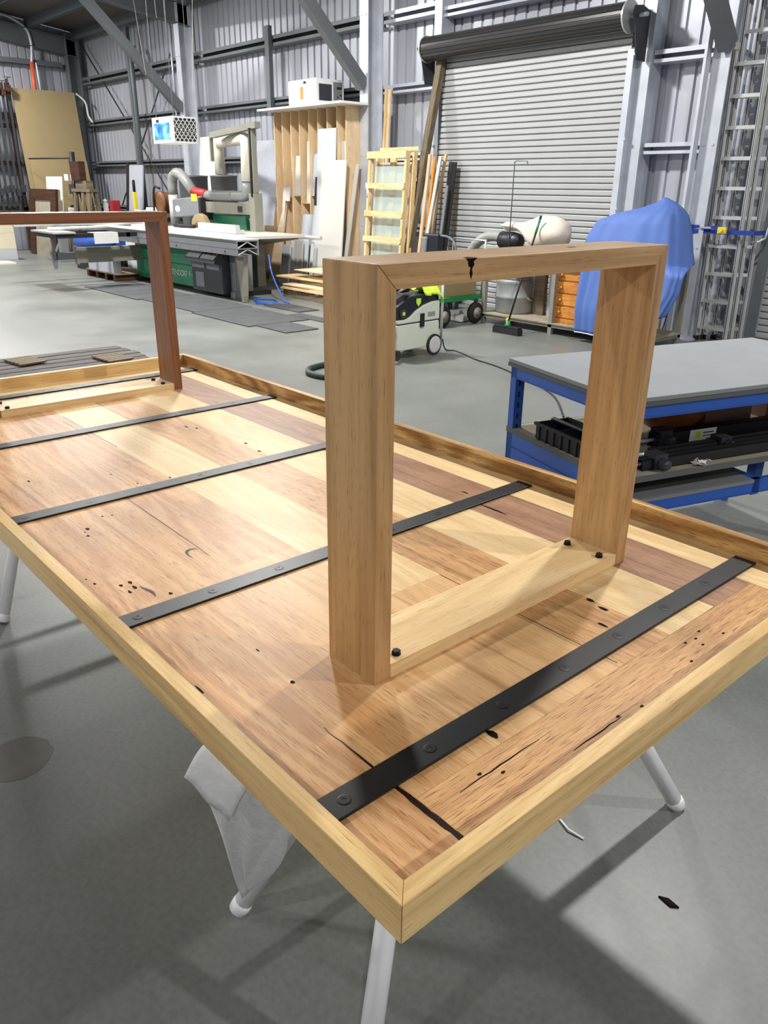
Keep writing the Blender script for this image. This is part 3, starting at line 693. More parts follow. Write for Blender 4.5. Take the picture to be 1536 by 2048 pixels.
def onb(name, label, cat, u, v, w_, d_, h_, m, rz=0, z=Z5, group=None):
    mb = MB(); mb.box(-w_ / 2, w_ / 2, -d_ / 2, d_ / 2, 0, h_); o = mb.build(name, m, loc=bw(u, v, z), bevel=.002); o.rotation_euler = (0, 0, BA + rz); return tag(o, label, cat, group)
onb('timber_block', 'reddish brown box beside the wooden bowl on the bench shelf', 'box', .365, .92, .09, .33, .115, M_BLKWOOD, .12)
onb('timber_offcut', 'brown timber block at the far end of the bench shelf', 'timber block', .30, 1.30, .10, .14, .13, M_BLKWOOD, .05)
lid = MB(); lid.lathe((0, 0, 0), [(.04, 0), (.042, .01), (.042, .03), (.036, .034)], 18); tag(lid.build('tin', M_BLUE, loc=bw(.365, .97, Z5 + .1155)), 'small blue tin on top of the reddish brown box', 'tin')
# long black sash clamps
def clamp(u, v0, v1, label, w_, h_, knobs, lab):
    t = thing('sash_clamp', label, 'clamp', bw(u, v0, Z5), BA)
    L = v1 - v0
    mb = MB(); mb.box(-w_, w_, 0, L, 0, .004); mb.box(-w_, -w_ + .004, 0, L, 0, h_); mb.box(w_ - .004, w_, 0, L, 0, h_); mb.box(-w_, w_, 0, L, h_ - .004, h_); mb.build('bar', M_BLACKM, t)
    for k in knobs:
        mb = MB(); mb.box(-w_ - .012, w_ + .012, k - .03, k + .03, -.0 + .002, h_ + .016); mb.lathe((w_ + .012, k, h_ * .6), [(.02, 0), (.024, .008), (.022, .035), (.012, .04)], 6, 0, (1, 0, 0), False); mb.build('jaw', M_MDARK, t)
    mb = MB(); mb.tube([(0, -.09, h_ * .5), (0, .02, h_ * .5)], .008, 8); mb.build('screw_rod', M_GALV, t)
    if lab:
        mb = MB(); mb.box(w_, w_ + .0012, lab, lab + .15, h_ * .12, h_ * .95, 0)
        mb.box(w_ + .0012, w_ + .0016, lab + .03, lab + .06, h_ * .3, h_ * .8, 1); mb.box(w_ + .0012, w_ + .0016, lab + .075, lab + .135, h_ * .62, h_ * .7, 2); mb.box(w_ + .0012, w_ + .0016, lab + .075, lab + .135, h_ * .4, h_ * .46, 2); mb.build('paper_label', [M_WHITE, M_LIME, M_MDARK], t)
clamp(.50, .40, 1.40, 'long black clamp bar with a white paper label on the bench shelf', .022, .06, [.05], .19)
clamp(.715, .15, 1.40, 'long black clamp bar along the front edge of the bench shelf', .022, .045, [.08], None)
clamp(.61, .30, 1.36, 'long dusty clamp bar lying between the labelled bar and the front one', .02, .035, [.38], None)
mb = MB(); mb.grid(lambda a, b: (.05 * (a - .5) + .01 * math.sin(7 * b), .06 * (b - .5) + .012 * math.sin(8 * a), .012 + .012 * math.sin(6 * a + 3) * math.cos(7 * b)), 6, 6)
tag(mb.build('rag', M_CLOTH, loc=bw(.758, .42, Z5), solid=.002), 'small crumpled white rag at the front edge of the bench shelf', 'rag')

# ------------------------------------------------------------------ dust extractor (vacuum)
va = thing('shop_vacuum', 'cream and navy mobile dust extractor vacuum standing on the floor', 'vacuum', (-5.37, 4.97, 0), .06)
# local: x to the right side face (+.18), y length -.31..+.31
mb = MB(); sec = [(-.30, .10), (-.31, .33), (-.305, .345), (.29, .345), (.30, .30), (.30, .12), (.26, .09), (-.24, .09)]
mb.prism(sec, (-.175, 0, 0), (0, 1, 0), (0, 0, 1), (1, 0, 0), .35); mb.build('tank', M_VAC, va, bevel=.012)
mb = MB(); mb.prism([(-.305, .352), (.295, .352), (.295, .535), (.18, .53), (.06, .505), (-.05, .46), (-.13, .41), (-.19, .39), (-.305, .39)], (-.178, 0, 0), (0, 1, 0), (0, 0, 1), (1, 0, 0), .356); mb.build('motor_housing', M_VAC, va, bevel=.01)
mb = MB(); mb.box(-.17, .172, -.30, .29, .343, .353); mb.build('seal', M_BLACKM, va)
mb = MB(); mb.prism([(.296, .536), (.18, .531), (.06, .506), (-.05, .461), (-.13, .411), (-.19, .391), (-.31, .391), (-.30, .52), (-.22, .56), (-.1, .60), (.2, .61), (.29, .585)], (-.165, 0, 0), (0, 1, 0), (0, 0, 1), (1, 0, 0), .33); mb.build('top_cover', M_NAVY, va, bevel=.012)
mb = MB(); mb.prism([(0, 0), (.03, .03), (.033, .075), (-.033, .075), (-.03, .03)], (.1655, -.01, .50), (0, 1, 0), (0, 0, 1), (1, 0, 0), .004); mb.build('emblem', M_LIME, va)
mb = MB(); mb.lathe((.165, -.23, .45), [(.045, 0), (.045, .014), (.02, .016)], 20, 0, (1, 0, 0), False); mb.build('control_dial', M_MDARK, va)
mb = MB(); mb.lathe((.165, -.23, .45), [(.018, .016), (.018, .02)], 14, 0, (1, 0, 0), False); mb.build('dial_mark', M_LIME, va)
mb = MB(); mb.box(.176, .19, .005, .06, .30, .43); mb.build('latch', M_BLACKM, va)
mb = MB()
for k in range(5): mb.box(.177, .181, .12 + k * .022, .135 + k * .022, .39, .435)
mb.build('vent', M_MGREYW, va)
for sx in (.178, -.198):
    mb = MB(); mb.lathe((sx, .215, .105), [(.105, 0), (.105, .02)], 28, 0, (1, 0, 0)); mb.lathe((sx + (.02 if sx > 0 else -.004), .215, .105), [(.085, 0), (.085, .004), (.07, .006), (.001, .006)], 28, 1, (1, 0, 0)); mb.build('wheel', [M_TYRE, M_WHITEB], va)
for sx in (.12, -.12):
    mb = MB(); mb.lathe((sx, -.27, .045), [(.045, 0), (.045, .03)], 18, 0, (1, 0, 0)); mb.box(sx - .01, sx + .04, -.29, -.25, .05, .1); mb.build('caster', M_MDARK, va)
mb = MB()
for sx in (-.19, .19): mb.tube([(sx, .315, .12), (sx, .315, .85)], .014, 10)
mb.tube([(-.19, .315, .85), (-.17, .315, .875), (.17, .315, .875), (.19, .315, .85)], .014, 10)
mb.build('push_handle', M_ALU, va)
mb = MB(); mb.tube([(.1, -.30, .26), (.16, -.40, .27), (.2, -.43, .16), (.2, -.40, .05)], .024, 10); mb.build('hose_end', M_HOSE, va)
# lying hose loop
hz = .027
pts = []
base = [(-5.17, 4.57, .05), (-5.2, 4.35, hz), (-5.35, 4.0, hz), (-5.36, 3.72, hz), (-5.26, 3.60, hz), (-5.10, 3.62, hz), (-4.93, 3.75, hz), (-4.75, 3.95, hz), (-4.62, 4.3, hz), (-4.7, 4.7, hz), (-4.95, 4.62, hz)]
def smooth_path(P, n=6):
    P = [Vector(p) for p in P]; out = []
    for i in range(len(P) - 1):
        p0, p1, p2, p3 = P[max(i - 1, 0)], P[i], P[i + 1], P[min(i + 2, len(P) - 1)]
        for k in range(n):
            t = k / n; out.append(.5 * ((2 * p1) + (p2 - p0) * t + (2 * p0 - 5 * p1 + 4 * p2 - p3) * t * t + (3 * p1 - p0 - 3 * p2 + p3) * t ** 3))
    out.append(P[-1]); return out
base = [(-5.19, 4.56, .06), (-5.3, 4.4, hz), (-5.4, 4.05, hz), (-5.37, 3.80, hz), (-5.28, 3.68, hz), (-5.15, 3.63, hz), (-4.98, 3.66, hz), (-4.86, 3.78, hz), (-4.9, 3.95, hz), (-5.1, 4.02, hz)]
mb = MB(); mb.tube(smooth_path(base), .026, 10); tag(mb.build('vacuum_hose', M_HOSE), 'dark green vacuum hose curled on the floor behind the near hoop leg', 'hose')
base = [(-5.2, 5.32, .14), (-5.25, 5.42, .02), (-5.2, 5.5, .006), (-5.0, 5.44, .006), (-4.75, 5.34, .006), (-4.4, 5.26, .006), (-4.05, 5.12, .006), (-3.4, 4.8, .006), (-2.9, 4.3, .006)]
mb = MB(); mb.tube(smooth_path(base), .007, 6); tag(mb.build('extension_lead', M_CABLE), 'thin black extension lead running from the vacuum across the floor', 'cord')
tb = thing('power_tool', 'black tool with a curved grip lying on top of the vacuum', 'tool', (-5.37, 4.86, .605))
mb = MB(); mb.tube(smooth_path([(.02, -.2, .05), (.06, -.1, .07), (.05, .02, .06), (.0, .1, .05)]), [.05] * 6 + [.045] * 6 + [.04] * 7, 10); mb.build('body', M_NAVY, tb)
mb = MB(); mb.tube(smooth_path([(.1, -.12, .03), (.13, -.02, .075), (.1, .1, .09)]), .012, 8); mb.build('grip', M_MGREY, tb)
mb = MB()
mb.grid(lambda a, b: (-5.45 + .26 * a + .03 * math.sin(9 * b), 5.05 + .24 * b, .625 + .05 * math.sin(PI * a) * (.6 + .4 * math.sin(8 * b + 2 * a)) + .03 * math.cos(9 * a) - max(0, b - .75) * .3), 14, 14)
tag(mb.build('hi_vis_vest', M_LIME, solid=.006), 'crumpled lime hi-vis vest on top of the vacuum', 'vest')

# ------------------------------------------------------------------ green platform trolley
tl = thing('platform_trolley', 'green flatbed trolley on black pneumatic wheels', 'trolley', (-6.62, 6.72, 0), .0)
mb = MB(); mb.box(-.32, .30, -.42, .46, .30, .345); mb.box(-.33, .31, -.43, .47, .292, .318); mb.build('deck', M_TGREEN, tl, bevel=.004)
mb = MB(); mb.tube([(-.26, -.40, .33), (-.26, -.43, .95), (-.2, -.44, 1.0), (.2, -.44, 1.0), (.26, -.43, .95), (.26, -.40, .33)], .014, 8) if False else mb.tube([(.28, .42, .33), (.28, .45, .98), (-.28, .45, .98), (-.28, .42, .33)], .014, 8); mb.build('push_handle', M_GALV, tl)
for sx in (.27, -.31):
    for sy in (-.28, .30):
        mb = MB(); mb.lathe((sx, sy, .13), [(.06, -.005), (.115, 0), (.13, .02), (.13, .045), (.115, .065), (.06, .07)], 24, 0, (1, 0, 0)); mb.lathe((sx, sy, .13), [(.07, .069), (.07, .074), (.02, .076), (.02, .09)], 16, 1, (1, 0, 0)); mb.build('wheel', [M_TYRE, M_MGREYW], tl)
        mb = MB(); mb.beam((sx + .035, sy, .13), (sx + .035, sy, .30), .02, .05); mb.build('wheel_fork', M_MDARK, tl)
mb = MB(); mb.box(-.22, .22, -.26, .36, 0, .36); o = tag(mb.build('cardboard_box', M_MDF, loc=(-6.60, 6.72, .346)), 'brown board box on the green trolley', 'box')
mb = MB(); mb.grid(lambda a, b: (-6.7 + .25 * a, 6.9 + .2 * b, .01 + .12 * math.sin(PI * a) * math.sin(PI * b) * (.8 + .3 * math.sin(12 * a))), 8, 8); tag(mb.build('rag_pile', M_CLOTH, solid=.004), 'pale rags bundled on the floor under the green trolley', 'rags')

# ------------------------------------------------------------------ steel bench against the roller door
sb = thing('steel_bench', 'grey welded steel bench standing in front of the roller door', 'bench', (-5.1, 7.45, 0))
for x in (-6.29, -5.235, -3.95):
    for y in (7.15, 7.72):
        mb = MB(); mb.box(x - .025, x + .025, y - .025, y + .025, 0, .84); mb.build('leg', M_MGREYW, sb, True)
for z0, z1 in ((.08, .115), (.80, .84)):
    for a in ((-6.315, -3.925, 7.125, 7.175), (-6.315, -3.925, 7.695, 7.745), (-6.315, -6.265, 7.175, 7.695), (-3.975, -3.925, 7.175, 7.695)):
        mb = MB(); mb.box(*a, z0, z1); mb.build('rail', M_MGREYW, sb, True)
mb = MB(); mb.box(-6.33, -3.91, 7.11, 7.76, .1155, .13); mb.build('lower_shelf', M_DUSTY, sb, True)
mb = MB(); mb.box(-6.34, -3.90, 7.10, 7.77, .8405, .865); mb.build('bench_top', W_OLD, sb, True)
bn = thing('steel_drum_bin', 'dented galvanised bin on the lower shelf of the steel bench', 'bin', (-6.06, 7.46, .131))
mb = MB(); mb.lathe((0, 0, 0), [(.225, 0), (.235, .02), (.24, .18), (.252, .195), (.24, .21), (.235, .36), (.245, .38), (.225, .41)], 28); mb.build('body', M_BIN, bn)
mb = MB(); mb.lathe((0, 0, .41), [(.228, 0), (.235, .012), (.2, .05), (.09, .075), (.02, .08)], 24); mb.build('lid', M_BIN, bn)
for sx in (-.24, .24):
    mb = MB(); mb.tube([(sx, -.05, .2), (sx * 1.12, -.04, .17), (sx * 1.12, .04, .17), (sx, .05, .2)], .008, 6); mb.build('handle', M_MGREYW, bn)
for i, (x, z) in enumerate(((-5.72, .5), (-5.5, .56))):
    mb = MB(); mb.box(x - .08, x + .08, 7.5, 7.56, .131, .131 + z); tag(mb.build('board_offcut', (W_OLD, M_GREYB)[i]), ('weathered board offcut upright behind the galvanised bin', 'grey board offcut upright between the bin and the pine drawers')[i], 'offcut')
dr = thing('chest_of_drawers', 'honey coloured pine chest of drawers on the steel bench lower shelf', 'drawers', (-5.04, 7.42, .131))
mb = MB(); mb.box(-.25, .25, -.20, .24, 0, .62); mb.box(-.27, .27, -.22, .24, 0, .05); mb.box(-.265, .265, -.215, .24, .62, .64); mb.build('carcass', W_PINEO, dr, bevel=.003)
for k in range(4):
    mb = MB(); z = .065 + k * .138; mb.box(-.225, .225, -.216, -.2005, z, z + .122); o = mb.build('drawer', W_PINEO, dr, bevel=.004)
    for x in (-.12, .12):
        mb = MB(); mb.lathe((x, -.216, z + .061), [(.008, 0), (.008, .012), (.016, .022), (.012, .032), (.002, .034)], 12, 0, (0, -1, 0)); mb.build('knob', W_PINEO, o)
# dust collector blower with hose and bag
dc = thing('dust_blower', 'dust blower with a curved grey duct and beige filter bag on the steel bench', 'dust collector', (-5.85, 7.42, .866))
def rel(P, t): return [Vector(p) - t.location for p in P]
mb = MB(); mb.tube(rel(smooth_path([(-6.80, 7.40, .80), (-6.72, 7.4, .90), (-6.58, 7.4, .99), (-6.42, 7.4, 1.02), (-6.28, 7.4, 1.01)]), dc), .062, 14); mb.build('duct', M_FLEX, dc)
mb = MB(); mb.lathe(Vector((-6.30, 7.4, .99)) - dc.location, [(.07, 0), (.10, .02), (.105, .2), (.09, .30), (.06, .33)], 18, 0, (1, 0, -.05)); mb.box(-.42, -.05, -.08, .1, 0, .06); mb.build('motor', M_NAVY, dc)
mb = MB()
def bagf(a, b):
    t = 2 * PI * b; x = -6.30 + 1.02 * a
    q = min(1, max(0, (a - .22) / .42)); q = q * q * (3 - 2 * q)
    e = 1.0 if a < .78 else math.sqrt(max(.0004, 1 - ((a - .78) / .22) ** 2))
    r = ((.075 + .012 * math.sin(13 * a)) * min(1, .35 + a * 6) * (1 - q) + .185 * q) * e
    cz = 1.15 - .065 * q; fl_ = .62 + .38 * q
    k = 1 + .07 * math.sin(3 * t + 5 * a) + .04 * math.sin(5 * t - 9 * a)
    return Vector((x, 7.40 + r * k * math.cos(t), max(.885, cz + r * k * fl_ * math.sin(t)))) - dc.location
mb.grid(bagf, 34, 30); mb.build('filter_bag', M_CANVAS, dc)
mb = MB(); mb.tube(rel([(-6.08, 7.3, .866), (-6.078, 7.3, 1.86), (-6.06, 7.3, 1.871), (-5.89, 7.3, 1.868), (-5.885, 7.3, 1.84)], dc), .007, 6); tag(mb.build('hook_rod', M_GALVD, loc=dc.location), 'thin steel rod with a hooked top standing on the steel bench', 'rod')
br = thing('broom', 'green and black broom leaning against the steel bench', 'broom', (-5.55, 6.75, 0))
mb = MB(); mb.box(-.19, .19, -.045, .045, 0, .07); mb.build('bristles', M_BLACKM, br)
mb = MB(); mb.box(-.185, .185, -.035, .035, .07, .09); mb.build('head', M_BLACKM, br, bevel=.004)
mb = MB(); mb.lathe((0, 0, .09), [(.045, 0), (.03, .02), (.018, .06)], 12); mb.build('socket', M_GREEN, br)
tipv = Vector((-5.575, 7.235, 1.285)) - br.location
mb = MB(); a = Vector((0, 0, .12)); mb.tube([a, a.lerp(tipv, .84)], .011, 8); mb.build('handle', M_BLACKM, br)
mb = MB(); mb.tube([a.lerp(tipv, .84), a.lerp(tipv, .97)], .014, 8); mb.build('grip', M_GREEN, br)
mb = MB(); mb.tube([a.lerp(tipv, .97), tipv], .014, 8); mb.build('end_cap', M_BLACKM, br)
mb = MB(); mb.box(-5.80, -5.75, 7.0, 7.04, 0, .13); tag(mb.build('yellow_bottle', M_YEL, bevel=.012), 'small yellow bottle on the floor under the steel bench behind the broom', 'bottle')
# blue covered machine
mb = MB()
levels = [(.10, -4.80, -4.40, 6.97, 7.06), (.36, -4.82, -3.75, 6.94, 7.085), (.62, -4.81, -3.64, 6.96, 7.09), (.80, -4.79, -3.62, 6.97, 7.09), (.875, -4.90, -3.74, 6.98, 7.72), (.98, -4.945, -3.775, 7.02, 7.70), (1.10, -4.92, -3.81, 7.05, 7.70), (1.26, -4.84, -3.86, 7.1, 7.68), (1.345, -4.62, -3.90, 7.16, 7.64), (1.40, -4.36, -3.95, 7.24, 7.58), (1.46, -4.20, -4.03, 7.33, 7.5), (1.505, -4.14, -4.12, 7.38, 7.42)]
def cov(a, b):
    f = a * (len(levels) - 1); i = min(int(f), len(levels) - 2); f -= i
    z, x0, x1, y0, y1 = [levels[i][k] * (1 - f) + levels[i + 1][k] * f for k in range(5)]
    if i == 0: x1 = -3.80 + .05 * f
    t = 2 * PI * b; c, s_ = math.cos(t), math.sin(t)
    ex = lambda q: math.copysign(abs(q) ** .7, q)
    w_ = min(1, (y1 - y0) / .3)
    fold = (1 - a) * (.05 * math.sin(9 * t + 3 * a) + .035 * math.sin(17 * t + 2 - 4 * a)) + .02 * math.sin(5 * t + 9 * a) * a
    X = (x0 + x1) / 2 + (x1 - x0) / 2 * ex(c) * (1 + .5 * fold); Y = (y0 + y1) / 2 + (y1 - y0) / 2 * ex(s_)
    if s_ < 0: Y -= fold * (.35 + .3 * w_) * .5 * abs(s_) ** .5
    if a < .1: z += max(0, c) ** .6 * .26 * (1 - a / .1)
    return (X, Y, z)
mb.grid(cov, 60, 120)
mb.grid(lambda a, b: Vector(cov(.004, b)) + Vector((0, 0, -.012 * a)), 1, 120, 1)
tag(mb.build('dust_sheet', [M_COVER, M_WHITE], solid=.004), 'blue fabric dust sheet draped over a machine beside the roller door', 'dust sheet')
ms = thing('covered_machine', 'dark machine hidden under the blue dust sheet beside the pine drawers', 'machine', (-4.35, 7.41, .866))
mb = MB(); mb.box(-.34, .34, -.2, .2, 0, .3); mb.box(-.1, .3, -.14, .14, .3, .45); mb.lathe((.2, 0, .45), [(.06, 0), (.02, .1)], 12); mb.build('body', M_MDARK, ms)

# ------------------------------------------------------------------ ladders, strap, leaning channels
def ladder(name, label, x0, x1, y, h, pitch=.29, tilt=-.03, z0=.0, dep=.06):
    t = thing(name, label, 'ladder', ((x0 + x1) / 2, y, z0), 0, 'aluminium ladders strapped to the column'); w = (x1 - x0) / 2
    sh = lambda z: tilt * z
    for s in (-w, w):
        mb = MB(); 
        for a in ((-.004, .004, -dep / 2, dep / 2),): 
            mb.hexa([(s + (a[1] if i & 1 else a[0]) + sh(h if i & 4 else 0), a[3] if i & 2 else a[2], h if i & 4 else .0) for i in range(8)], 0, 2)
        for yy in (-dep / 2, dep / 2 - .006):
            mb.hexa([(s + (.012 if i & 1 else -.012) + sh(h if i & 4 else 0), yy + (.006 if i & 2 else 0), h if i & 4 else .0) for i in range(8)], 0, 2)
        mb.build('stile', M_ALU, t)
        mb = MB(); mb.box(s - .018, s + .018, -dep / 2 - .006, dep / 2 + .006, 0, .05); mb.build('foot', M_TYRE, t)
        mb = MB(); mb.box(s - .016 + sh(h), s + .016 + sh(h), -dep / 2 - .004, dep / 2 + .004, h - .05, h + .012); mb.build('cap', M_WHITEB, t)
    z = .15
    while z < h - .1:
        mb = MB(); mb.box(-w + sh(z) + .004, w + sh(z) - .004, -.02, .02, z, z + .012); mb.box(-w + sh(z) + .004, w + sh(z) - .004, -.024, -.016, z - .018, z + .016); mb.box(-w + sh(z) + .004, w + sh(z) - .004, .016, .022, z - .012, z + .013)
        mb.build('rung', M_ALU, t); z += pitch
    return t
ladder('extension_ladder', 'front aluminium ladder of the strapped stack, ending in white caps', -3.965, -3.63, 8.19, 2.94, tilt=-.024)
ladder('extension_ladder', 'middle aluminium ladder of the strapped stack, running out of the picture at the top', -3.93, -3.60, 8.275, 4.2)
ladder('extension_ladder', 'rear aluminium ladder of the strapped stack with stepped rungs against the roller door', -3.86, -3.56, 8.39, 4.4, tilt=-.02)
st = thing('ratchet_strap', 'blue ratchet strap tying the ladders to the steel column', 'strap', (-3.85, 8.08, 1.17))
mb = MB(); mb.beam((-.35, -.06, 0), (.36, .05, .0), .004, .045, up=(0, 0, 1)); mb.beam((-.35, -.06, .05), (.05, .0, .04), .004, .03); mb.beam((.36, .05, 0), (.38, .36, 0), .004, .045); mb.build('webbing', M_STRAP, st)
mb = MB(); mb.box(.0, .09, -.035, -.005, -.015, .05); mb.lathe((.045, -.035, .02), [(.02, 0), (.02, .02)], 10, 0, (0, -1, 0), False); mb.build('buckle', M_YEL, st)
mb = MB(); mb.box(-.19, -.07, -.06, -.04, .03, .05); mb.build('ratchet', M_ALU, st)
mb = MB()
for s in (0,): mb.box(-4.235, -4.205, 7.93, 8.02, 0.0, 4.3)
tag(mb.build('steel_channel', M_GALV), 'long galvanised steel channel standing against the column left of the ladders', 'steel channel')
mb = MB(); mb.tube([(-3.42, 8.3, 2.0), (-3.42, 8.3, 1.25), (-3.44, 8.3, 1.12), (-3.5, 8.3, 1.08), (-3.58, 8.3, 1.07)], .012, 8); tag(mb.build('bent_pipe', M_GALV), 'thin bent steel pipe at the right picture edge beside the ladders', 'pipe')
mb = MB(); mb.tube([(-4.16, 7.72, .0), (-4.14, 7.9, .6), (-4.13, 8.0, 1.0)], .006, 6); tag(mb.build('hanging_cable', M_CABLE), 'thin dark cable hanging between the blue dust sheet and the column', 'cable')

# ------------------------------------------------------------------ sheet rack with its air filter
rk = thing('sheet_rack', 'tall timber rack with upright dividers for storing board offcuts', 'rack', (-10.67, 8.08, 0))
DX = (-11.77, -11.54, -11.29, -11.05, -10.79, -10.55, -10.31, -10.06, -9.84)
for x in DX:
    mb = MB(); mb.box(x - .009, x + .009, 7.782, 8.32, .02, 2.70, 0, 2); mb.box(x - .0091, x + .0091, 7.776, 7.782, .02, 2.70, 1, 2); mb.build('divider', [W_PLYF, W_PLY], rk, True)
mb = MB(); mb.box(-11.85, -9.61, 7.50, 8.03, 2.702, 2.732); mb.box(-11.78, -9.845, 8.03, 8.325, 2.702, 2.732); mb.build('top_board', M_WHITE, rk, True)
mb = MB(); mb.box(-11.78, -9.835, 8.321, 8.327, .02, 2.70); mb.build('back_panel', W_PLYF, rk, True)
mb = MB(); mb.box(-11.78, -9.835, 7.79, 8.32, 0, .02); mb.build('base_board', W_PLY, rk, True)
for a, b, z in ((-11.28, -11.06, 1.41), (-11.04, -10.80, 1.30), (-10.78, -10.56, 1.42), (-11.04, -10.80, .98)):
    mb = MB(); mb.box(a + .0005, b - .0005, 7.79, 8.31, z, z + .018); mb.build('rack_shelf', W_PLY, rk, True)
af = thing('air_filter', 'white box air filter with an orange sticker standing on the sheet rack', 'air filter', (-10.83, 7.97, 2.7325))
mb = MB(); mb.box(-.38, .365, -.27, .27, 0, .375); mb.build('cabinet', M_WHITE, af, bevel=.006)
mb = MB(); mb.box(-.06, .02, -.2712, -.27, .10, .27); 
mb.build('orange_sticker', M_ORANGE, af)
mb = MB()
for z in (.13, .165, .2, .235): mb.box(-.05, .01, -.2718, -.2712, z, z + .003)
mb.build('sticker_print', M_WHITE, af)
mb = MB(); mb.box(.03, .10, -.272, -.27, .31, .345); mb.build('switch_plate', M_BLACKM, af)
mb = MB(); mb.box(.365, .368, -.22, .03, .07, .30); mb.build('intake_screen', M_MDARK, af)
mb = MB(); mb.box(.365, .3665, .06, .24, .04, .34); mb.box(.3665, .368, .13, .22, .24, .275, 1); mb.box(.3665, .375, .13, .15, .12, .14, 1); mb.box(.3665, .375, .19, .21, .15, .17, 1); mb.build('control_panel', [M_MGREY, M_BLACKM], af)
for z in (.04, .33):
    mb = MB(); mb.box(-.384, -.38, -.26, -.22, z - .02, z + .02); mb.build('hinge', M_GALV, af)
RK = 'board offcuts standing in and against the sheet rack'
def lean(name, label, x0, x1, yb, yt, h, m, th=.016, zb=0.0, cat='board', poly=None, g=RK):
    mb = MB(); dy = (yt - yb)
    n = Vector((0, h - zb, -dy)).normalized() * th
    up = Vector((0, dy, h - zb)); L = up.length; up.normalize()
    if poly is None: poly = [(0, 0), (x1 - x0, 0), (x1 - x0, L), (0, L)]
    else: poly = [(p[0] * (x1 - x0), p[1] * L) for p in poly]
    z_fix = .0 if n.z >= 0 else -n.z
    mb.prism(poly, (x0, yb, zb + z_fix), (1, 0, 0), up, n / th, th)
    o = mb.build(name, m); tag(o, label, cat, g); return o
lean('board_offcut', 'beige board on the rack shelf in the third compartment from the left', -11.27, -11.07, 7.80, 7.84, 2.03, M_WHITEB, zb=1.43)
lean('board_offcut', 'narrow white strip standing on the lower rack shelf next to the beige board', -10.925, -10.81, 7.80, 7.84, 2.24, M_WHITEB, zb=1.32)
lean('board_offcut', 'grey board on the rack shelf left of the tall pale sheets', -10.775, -10.57, 7.80, 7.84, 2.05, M_GREYB, zb=1.44)
lean('board_offcut', 'tallest pale sheet standing against the rack dividers behind the big white board', -10.52, -10.05, 7.64, 7.755, 2.40, M_WHITE2)
lean('board_offcut', 'pale board in the rightmost rack compartment beside the tallest pale sheet', -10.04, -9.86, 7.80, 7.85, 2.22, M_WHITEB, zb=.021)
lean('board_offcut', 'narrow white board at the right end of the rack beside the steel column', -9.82, -9.735, 7.6, 7.95, 1.89, M_WHITEB)
lean('board_offcut', 'largest white board leaning on the front of the rack', -10.36, -9.74, 7.54, 7.705, 1.945, M_WHITEB, .018)
lean('board_offcut', 'slim black board leaning left of the largest white board', -10.60, -10.525, 7.58, 7.75, 1.707, M_BLACKM)
lean('board_offcut', 'white board standing in front of the slim black board', -10.585, -10.365, 7.52, 7.70, 1.277, M_WHITE2)
lean('board_offcut', 'wide grey board leaning on the middle of the rack at waist height', -10.96, -10.61, 7.56, 7.74, 1.134, M_GREYB)
lean('board_offcut', 'tall narrow white L shaped board leaning on the left part of the rack', -11.52, -11.325, 7.58, 7.75, 1.545, M_WHITEB, poly=((0, 0), (.35, 0), (.35, .86), (1, .86), (1, 1), (0, 1)))
lean('board_offcut', 'curved edge plywood sheet leaning on the left end of the rack', -11.75, -11.44, 7.52, 7.76, 1.346, W_PLYF, poly=((0, 0), (1, 0), (1, .9), (.97, 1), (.8, .98), (.45, .7), (.15, .45)))
lean('board_offcut', 'tall stepped brown board leaning left of the curved plywood sheet', -12.14, -11.79, 7.8, 7.98, 1.22, M_MDFB)
lean('board_offcut', 'shorter brown board leaning in front of the stepped brown boards', -12.20, -11.79, 7.66, 7.78, .91, M_MDFB)
lean('board_offcut', 'short white capped board on the floor at the left of the white strips', -11.2, -10.97, 7.38, 7.47, .656, M_WHITE2, .03)
for i, (x0, x1, h) in enumerate(((-11.03, -10.945, .72), (-10.915, -10.84, .775), (-10.79, -10.69, .82), (-10.64, -10.545, .80), (-10.475, -10.405, .70))):
    lean('board_strip', ('first', 'second', 'third', 'fourth', 'fifth')[i] + ' white strip from the left in the row below the wide grey board', x0, x1, 7.46, 7.54, h, (M_WHITEB, M_WHITE2)[i % 2], .02)
lean('grey_sheet', 'large light grey sheet leaning on the back wall behind the dust pipes', -13.15, -12.45, 8.07, 8.31, 2.33, M_GREYB, .012, g=None)
lean('white_sheet', 'tall bright white sheet leaning on the back wall below the hanging air filter', -15.265, -14.58, 8.06, 8.31, 2.46, M_WHITE, .012, g=None)

# pine crate frame and leaning lengths beside the rack
cf = thing('pine_crate', 'open pine crate frame with four rails standing right of the sheet rack', 'crate', (-8.7, 7.7, 0))
tf = lambda x, y, z: Vector((x - (.0) * z, y + .14 * z / 2.05, z))
def cbox(mb, x0, x1, y0, y1, z0, z1, m=0, g=2):
    mb.hexa([tf(x1 if i & 1 else x0, y1 if i & 2 else y0, z1 if i & 4 else z0) - Vector((0, 0, 0)) for i in range(8)], m, g)
for x0, x1, y0, y1 in ((-.42, -.38, -.21, -.14), (.36, .40, -.21, -.14), (-.42, -.38, -.07, .0), (.36, .40, -.07, .0), (-.12, -.0, -.05, -.02)):
    mb = MB(); cbox(mb, x0, x1, y0, y1, .0, 2.03); mb.build('upright', W_PINE, cf)
for z in (1.95, 1.55, 1.17, .82, .42):
    mb = MB(); cbox(mb, -.44, .40, -.23, -.211, z, z + .075 + (.02 if z > 1.9 else 0), 0, 0); mb.build('rail', W_PINE, cf)
    mb = MB(); cbox(mb, -.42, .40, .001, .018, z + .1, z + .15, 0, 0); mb.build('back_rail', W_PINE, cf)
mb = MB(); cbox(mb, -.37, .355, -.12, -.112, .1, 1.85); mb.build('glass_pane', M_GLASS, cf)
